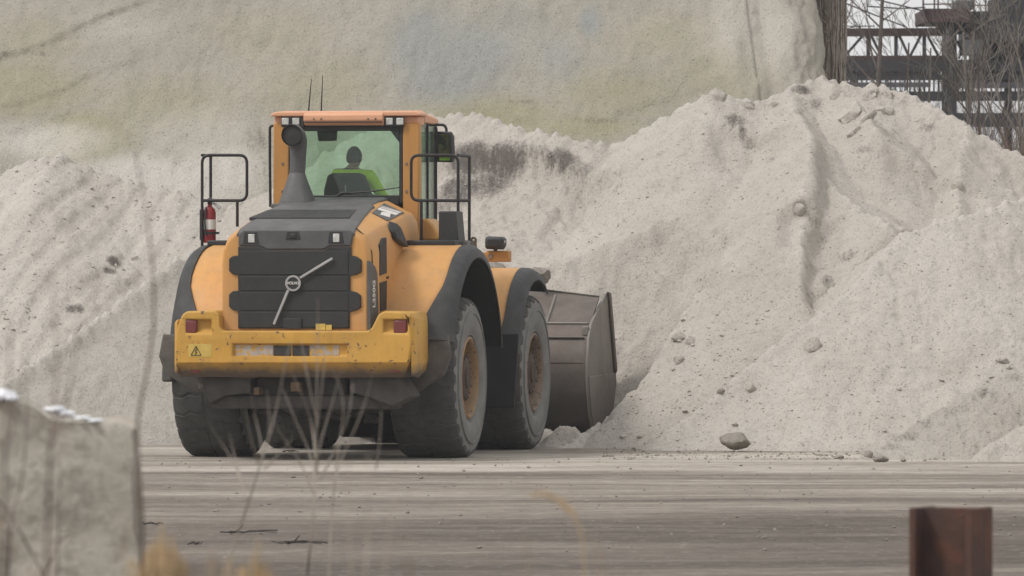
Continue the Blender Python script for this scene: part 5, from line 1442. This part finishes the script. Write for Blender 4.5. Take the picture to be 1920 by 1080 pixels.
# thick trunk wrapped in dead vines
def vine_trunk():
    d = 113.0; base = world(1555, HOR, d); base.z = 0
    T = empty('tree', base); tag(T, 'thick brown trunk wrapped in dead vines beside the weathered mound', 'tree')
    rnd = random.Random(3)
    b = MB(); pts = [Vector((.04 * math.sin(i), 0, i * .8)) for i in range(12)]
    b.tube(pts, [.205 - .003 * i for i in range(12)], 16); b.build('trunk', M['bark_brown'], T, smooth=60)
    v = MB()
    for k in range(150):
        a = rnd.uniform(math.pi, 2 * math.pi) if rnd.random() < .85 else rnd.uniform(0, 6.28)
        z = rnd.uniform(0, 7.5); L = rnd.uniform(.8, 2.4); tw = rnd.uniform(-.5, .5); p = []
        for i in range(7):
            t_ = i / 6; rr = .213 + rnd.uniform(-.01, .03); aa = a + tw * t_ + rnd.gauss(0, .04)
            p.append((rr * math.cos(aa), rr * math.sin(aa), z + L * t_))
        v.tube(p, rnd.uniform(.008, .018), 4, caps=False)
    for k in range(150):
        a = rnd.uniform(math.pi, 2 * math.pi); z = rnd.uniform(2, 7); dr = Vector((math.cos(a), math.sin(a), rnd.uniform(-.2, .9))).normalized()
        grow(v, Vector((.20 * math.cos(a), .20 * math.sin(a), z)), dr, rnd.uniform(.1, .25), .006, 1, rnd, .6, n=3)
    v.build('vines', M['bark_brown'], T, smooth=60)
vine_trunk()
# tangled undergrowth behind the pile
def undergrowth():
    rnd = random.Random(12); mb = MB()
    for k in range(60):
        px = rnd.uniform(1560, 1990); d = rnd.uniform(116, 150)
        p = world(px, HOR, d); p.z = 0
        tall = 1.75 + .25 * math.sin(px * .03) + rnd.uniform(-.6, .4) - (.7 if px > 1830 else 0)
        grow(mb, p, Vector((rnd.gauss(0, .12), 0, 1)).normalized(), tall, rnd.uniform(.008, .018), 2, rnd, .45)
    o = mb.build('undergrowth', M['bark'], None, smooth=None, kind='stuff'); tag(o, 'leafless brown undergrowth tangled behind the pile')
undergrowth()
M['reed'] = pmat('dry_brush', (.17, .125, .098), .9, var=.3, scale=2)
def brush():
    rnd = random.Random(22); mb = MB()
    for k in range(420):
        px = rnd.uniform(1840, 1990); d = rnd.uniform(108, 116)
        p = world(px, HOR, d); p.z = 0
        grow(mb, p, Vector((rnd.gauss(.1, .2), 0, 1)).normalized(), rnd.uniform(1.5, 2.5) * (.8 + .2 * (px - 1840) / 150), rnd.uniform(.006, .012), 2, rnd, .45)
    o = mb.build('dry_brush', M['reed'], None, smooth=None, kind='stuff'); tag(o, 'reddish-brown dry brush behind the right end of the pile')
brush()
def far_woods():
    rnd = random.Random(5); mb = MB()
    for k in range(420):
        px = rnd.uniform(1350, 2100); d = rnd.uniform(235, 290)
        p = world(px, HOR, d); p.z = 0
        grow(mb, p, Vector((rnd.gauss(0, .08), 0, 1)).normalized(), rnd.uniform(3.0, 4.3), rnd.uniform(.03, .07), 2, rnd, .5)
    o = mb.build('far_woods', M['bark'], None, smooth=None, kind='stuff'); tag(o, 'far leafless woods seen through the gantry')
far_woods()

# ================================================================== FOREGROUND: block, post, weeds
def concrete_mat():
    t = NT('old_concrete')
    c = t.mix(t.ramp(t.noise(2.2, 6, .65), [(.3, 0.0), (.7, 1.0)]), (.56, .505, .425), (.74, .69, .595))
    c = t.mix(t.ramp(t.noise(9, 7, .7), [(.50, 0.0), (.66, .5)]), c, (.20, .18, .15))
    c = t.mix(t.ramp(t.noise(1.0, 5, .65, vec=t.mapping((4.0, 4.0, 1.8), loc=(2, 1, 0))), [(.50, 0.0), (.66, .6)]), c, (.42, .29, .19))
    c = t.mix(t.ramp(t.noise(1.0, 6, .7, vec=t.mapping((6.0, 6.0, 3.2), loc=(9, 4, 2))), [(.52, 0.0), (.66, .45)]), c, (.20, .18, .155))
    nm = t.bump(t.noise(9, 9, .75), 1.0, .05); t.bsdf(c, .95, 0, nm, .15); return t.m
M['concrete'] = concrete_mat()
M['snow'] = pmat('old_snow', (.86, .87, .90), .7, var=.03, scale=6, bump=.3, bscale=20)
bd_ = 33.0; bs = F / bd_
bx1 = (253 - 960) / bs
def block():
    w, hgt, th = 2.3, 1.69, .62
    nx, nz, ny = 92, 66, 26
    bm = bmesh.new(); bmesh.ops.create_cube(bm, size=1.0)
    bmesh.ops.subdivide_edges(bm, edges=bm.edges[:], cuts=44, use_grid_fill=True)
    bm.transform(Matrix.Translation((-w / 2, th / 2, hgt / 2)) @ Matrix.Diagonal((w, th, hgt, 1)))
    for v in bm.verts:
        x, y, z = v.co
        e = .04 * fbm(np.array(x * 4.), np.array(z * 4. + y * 3), 5, 2, .6) - .05 * np.clip(fbm(np.array(x * 9. + 3), np.array(z * 9. + y * 5), 3, 5) - .22, 0, 1)
        # worn arrises: pull edges in
        for (lim, ax, s) in ((0, 0, 1), (hgt, 2, 1)):
            pass
        topw = z / hgt
        rag = .055 * fbm(np.array(x * 3.2 + 7), np.array(y * 2.), 4, 5) + (.085 if x < -.33 else 0) * smooth(.33, .48, -x)
        nx_, ny_, nz_ = x, y + e, z + rag * max(0, topw - .7) / .3
        if x > -.05 and z > hgt - .12: nz_ -= .02; nx_ -= .01
        if x > -.04: nx_ += float(.035 * fbm(np.array(z * 3.), np.array(y * 4.), 4, 3))
        v.co = (nx_, float(ny_), float(nz_))
    me = bpy.data.meshes.new('concrete_block'); bm.to_mesh(me); bm.free(); finish(me, M['concrete'], 40)
    o = bpy.data.objects.new('concrete_block', me); COL.objects.link(o); o.location = (bx1, bd_, 0); o.rotation_euler = (0, 0, R(2))
    tag(o, 'weathered concrete barrier block with rust streaks and snow on top, close by', 'concrete block')
block()
def snow(lab, pts, seed):
    rnd = random.Random(seed); mb = bmesh.new()
    for (px, py, w, h) in pts:
        c = world(px, py, bd_ + .12)
        t_ = bmesh.new(); bmesh.ops.create_icosphere(t_, subdivisions=3, radius=1)
        for v in t_.verts:
            n = float(fbm(np.array(v.co.x * 2 + seed), np.array(v.co.y * 2 + v.co.z), 3, seed))
            v.co = Vector((v.co.x * w / 2, v.co.y * .16, v.co.z * h / 2)) * (1 + .25 * n) + c
        m_ = bpy.data.meshes.new('t'); t_.to_mesh(m_); t_.free(); mb.from_mesh(m_)
    me = bpy.data.meshes.new('snow_patch'); mb.to_mesh(me); mb.free(); finish(me, M['snow'], 60)
    o = bpy.data.objects.new('snow_patch', me); COL.objects.link(o); return tag(o, lab, 'snow patch')
snow('bright snow cap on the left top of the concrete block', [(-2, 742, .15, .065), (-40, 742, .2, .07), (20, 746, .07, .04)], 2)
snow('thin strip of snow along the sloping top of the concrete block', [(104, 768, .09, .03), (122, 775, .08, .022), (152, 783, .08, .014), (178, 788, .08, .012)], 4)

def rust_mat():
    t = NT('rusted_steel')
    c = t.mix(t.ramp(t.noise(2.0, 5, .6), [(.35, 0.0), (.65, 1.0)]), (.062, .042, .037), (.115, .058, .043))
    c = t.mix(t.ramp(t.noise(3.2, 6, .65, vec=t.mapping((1, 1, .8), loc=(3, 1, 5))), [(.54, 0.0), (.70, .7)]), c, (.21, .08, .042))
    t.bsdf(c, .8, .1, t.bump(t.noise(14, 6, .7), .5, .02), .3); return t.m
M['rust_beam'] = rust_mat()
def beam():
    d = 36.0; c = world(1783, HOR, d); top = H - (951 - HOR) / F * d
    w, dp, tf, tw = .295, .30, .03, .025
    prof = [(-w / 2, -dp / 2), (w / 2, -dp / 2), (w / 2, -dp / 2 + tf), (tw / 2, -dp / 2 + tf), (tw / 2, dp / 2 - tf), (w / 2, dp / 2 - tf), (w / 2, dp / 2), (-w / 2, dp / 2), (-w / 2, dp / 2 - tf), (-tw / 2, dp / 2 - tf), (-tw / 2, -dp / 2 + tf), (-w / 2, -dp / 2 + tf)]
    b = MB(); b.prism(prof, 'w', 0, top); o = b.build('steel_post', M['rust_beam'], None, bevel=.006)
    o.location = (c.x, c.y, 0); o.rotation_euler = (0, 0, R(68))
    tag(o, 'rusty steel H-beam post standing in the foreground on the right', 'post')
beam()

M['stalk'] = pmat('dry_stalk', (.30, .26, .22), .9, var=.25, scale=6)
M['stalk_dark'] = pmat('dark_stalk', (.13, .10, .085), .9, var=.25, scale=6)
M['stalk_pale'] = pmat('pale_stalk', (.40, .33, .26), .9, var=.2, scale=6)
M['straw'] = pmat('straw', (.50, .37, .22), .9, var=.2, scale=9)
def weed(lab, d, stems, mat='stalk', cat='weed', group=None, r=1.0, leafy=0, seed=1):
    """a dry plant rooted in the ground at distance d; stems = lists of (px, py) from top to bottom"""
    rnd = random.Random(seed)
    x0 = stems[0][-1][0]
    base = world(x0, HOR, d); base.z = 0
    W_ = empty('dry_weed', base); tag(W_, lab, cat, group)
    for si, st in enumerate(stems):
        P = [world(px, py, d + rnd.uniform(-.1, .1)) - base for px, py in st][::-1]
        if si == 0: P = [Vector((P[0].x * .3, 0, 0)), Vector((P[0].x * .8, 0, P[0].z * .6))] + P
        n = len(P)
        P = [p for p in P]
        R0 = (.0046 if si == 0 else .0030) * r
        b = MB(); pts = fillet(P, .2, 4); m_ = len(pts)
        b.tube(pts, [max(R0 * (1 - .7 * i / (m_ - 1)), .0012) for i in range(m_)], 6)
        if leafy:
            for k in range(leafy):
                q = pts[rnd.randint(m_ // 3, m_ - 1)]; dr = Vector((rnd.gauss(0, .5), rnd.gauss(0, .4), 1)).normalized()
                b.tube([q, q + dr * .04 + Vector((rnd.gauss(0, .01), 0, 0)), q + dr * .08], [.0022, .002, .001], 4)
        b.build('stem' if si == 0 else 'twig', M[mat], W_, smooth=60)
    return W_
weed('tall thin stalk rising in front of the left piles', 23, [[(253, 280), (268, 360), (280, 440), (290, 530), (288, 620), (276, 700), (255, 790), (262, 900), (268, 1000), (264, 1080)]], seed=2, r=1.5, mat='stalk_dark')
weed('branching dry weed in front of the loader tyres', 34, [
    [(596, 560), (596, 640), (594, 720), (593, 800), (592, 880), (588, 960), (580, 1040), (576, 1080)],
    [(548, 700), (566, 740), (585, 790), (592, 860)], [(530, 730), (555, 790), (580, 845), (592, 900)], [(640, 690), (622, 760), (600, 830), (593, 890)], [(662, 720), (655, 780), (630, 840), (600, 900)],
    [(612, 650), (604, 720), (595, 800)], [(500, 770), (530, 820), (560, 860), (590, 930)], [(565, 640), (575, 700), (592, 780)]], seed=3, r=1.35)
weed('forked dry weed in front of the left rear tyre', 33, [
    [(545, 640), (533, 690), (520, 760), (505, 820), (488, 870), (470, 930), (450, 990), (430, 1050), (420, 1080)],
    [(470, 740), (478, 780), (490, 830), (492, 862)], [(460, 770), (470, 820), (484, 868)], [(550, 820), (525, 850), (495, 880)], [(500, 730), (505, 770), (505, 815)], [(395, 800), (415, 830), (440, 870), (462, 935)], [(430, 812), (436, 840), (446, 880), (462, 940)]], seed=4, r=1.35)
weed('thin weed bending left under the counterweight', 33, [[(622, 690), (640, 730), (645, 770), (638, 820), (630, 880), (622, 960), (616, 1080)], [(700, 690), (690, 740), (668, 800), (640, 860), (628, 900)], [(715, 770), (712, 830), (705, 880)]], seed=5, r=1.1)
weed('faint stalk before the rutted pile, left of the tall stalk', 19, [[(96, 520), (104, 600), (107, 680), (102, 760), (95, 840), (90, 960), (86, 1080)], [(150, 600), (140, 680), (122, 760), (98, 830)]], seed=6, r=1.25, mat='stalk_dark')
weed('faint stalk at the left edge above the block', 19, [[(18, 590), (20, 660), (16, 730), (10, 820), (6, 1080)], [(48, 640), (44, 700), (30, 770), (12, 840)]], seed=7, r=1.1, mat='stalk_dark')
weed('reddish twig crossing the lower left of the concrete block', 27, [[(-20, 920), (10, 950), (35, 990), (60, 1040), (85, 1080)], [(150, 960), (125, 1000), (100, 1040), (85, 1075)]], seed=8, r=1.25, mat='stalk_dark')
weed('dark upright twig before the concrete block', 26, [[(52, 700), (50, 780), (46, 870), (36, 930), (22, 960), (14, 1080)], [(112, 840), (112, 930), (110, 1000), (108, 1080)]], seed=9, r=1.0, mat='stalk_dark')
weed('faint stems rising beside the weed under the counterweight', 20, [[(690, 850), (692, 930), (690, 1000), (684, 1080)], [(745, 880), (735, 960), (720, 1080)], [(655, 860), (650, 940), (660, 1080)]], seed=10, r=.6, mat='stalk_pale')
weed('pale short stems low in the middle of the view', 16, [[(770, 1020), (768, 1050), (765, 1090)], [(1118, 1010), (1122, 1050), (1128, 1090)], [(985, 1010), (988, 1050), (990, 1090)]], seed=11, r=.7, mat='straw')
# arching seed head
def seed_head(lab, d, path, stem, rad, seed):
    base = world(stem[-1][0], HOR, d); base.z = 0
    W_ = empty('dry_grass', base); tag(W_, lab, 'grass stalk')
    P = [world(x, y, d) - base for x, y in stem][::-1]; P = [Vector((P[0].x, 0, 0))] + P
    b = MB(); b.tube(fillet(P, .2, 4), .0028, 6); b.build('stem', M['straw'], W_)
    rnd = random.Random(seed); b = MB()
    Q = fillet([world(x, y, d) - base for x, y in path], .05, 6)
    for k in range(190):
        t_ = rnd.random(); i = min(int(t_ * (len(Q) - 1)), len(Q) - 2); q = Q[i].lerp(Q[i + 1], t_ * (len(Q) - 1) - i)
        dr = Vector((rnd.gauss(0, 1), rnd.gauss(0, 1), rnd.gauss(0, 1))).normalized()
        b.tube([q, q + dr * rad * .6, q + dr * rad + Vector((0, 0, -rad * .3))], [.0012, .002, .0006], 3, caps=False)
    b.build('seed_head', M['straw'], W_, smooth=None)
seed_head('arching straw seed head over the empty yard in the middle', 21, [(992, 927), (1018, 924), (1045, 934), (1068, 953), (1085, 982)], [(1085, 982), (1092, 1010), (1096, 1050), (1098, 1090)][::1], .011, 1)
def tuft(lab, d, px, py, w, h, seed, mat='straw', n=170):
    c = world(px, py, d); base = Vector((c.x, d, 0)); rnd = random.Random(seed)
    b = MB()
    for k in range(n):
        a = rnd.uniform(0, 6.28); e = rnd.uniform(.0, 1.25) ** .8
        tip = Vector((math.cos(a) * w / 2 * e, math.sin(a) * w / 2 * e, c.z - abs(e) ** 1.6 * h + rnd.gauss(-.01, .03)))
        r0 = Vector((rnd.gauss(0, .03), rnd.gauss(0, .03), 0))
        m_ = Vector((tip.x * .75, tip.y * .75, c.z * .8 + rnd.uniform(0, .04)))
        b.tube([r0, m_, tip, tip + Vector((tip.x * .25, tip.y * .2, -.045))], [.003, .003, .0026, .001], 4, caps=False)
    o = b.build('grass_tuft', M[mat], None, smooth=None); o.location = base; return tag(o, lab, 'grass tuft')
tuft('rounded straw grass tuft at the foot of the concrete block', 20, 300, 1022, .135, .08, 1)
tuft('low pale tuft right of the rounded straw tuft', 19, 478, 1056, .10, .05, 2, n=110)
tuft('small leaning tuft between the two straw tufts', 20, 395, 1040, .10, .09, 3, mat='stalk_pale', n=40)
# flat litter of dark twigs on the yard
M['twig'] = pmat('dark_twig', (.045, .038, .034), .9)
def litter():
    rnd = random.Random(6)
    for (px, py, wpx, lab) in ((280, 986, 60, 'dark twig lying on the yard beside the concrete block'), (460, 1002, 130, 'long thin twig with a raised end lying on the yard'), (560, 1022, 110, 'flattened dark loop of twigs on the yard'), (365, 1024, 50, 'short dark twig on the yard left of the twig loop'), (545, 849, 34, 'scrap of dark rag on the ground between the rear tyres')):
        p = ground_at(px, py); s_ = p.y / F; b = MB()
        for k in range(3):
            x0 = rnd.uniform(-.5, -.1) * wpx * s_; x1 = rnd.uniform(.1, .5) * wpx * s_; y0 = rnd.uniform(-.2, .2)
            pts = [Vector((x0 + (x1 - x0) * i / 5, y0 + rnd.uniform(-.05, .05), .012 + rnd.uniform(0, .02))) for i in range(6)]
            b.tube(pts, rnd.uniform(.003, .006), 5)
        if wpx > 100 and wpx < 135: xe = rnd.uniform(-.3, .4) * wpx * s_; b.tube([Vector((xe, 0, .01)), Vector((xe + .06, .0, .03)), Vector((xe + .10, 0, rnd.uniform(.04, .1)))], [.008, .008, .004], 5)
        o = b.build('twig', M['twig'], None); o.location = p; tag(o, lab, 'twig')
litter()

# ------------------------------------------------------------------ thin winter haze
def haze():
    b = MB(); b.box((0, 1400, 8.0), (3100, 3300, 18.0))
    t = NT('thin_haze'); v = t.n('ShaderNodeVolumePrincipled')
    v.inputs['Color'].default_value = (.93, .94, .97, 1); v.inputs['Density'].default_value = .00032; v.inputs['Anisotropy'].default_value = .0
    t.l(v.outputs[0], t.out.inputs['Volume'])
    o = b.build('haze', t.m, None, smooth=None, kind='stuff'); tag(o, 'thin grey winter haze over the yard')
haze()
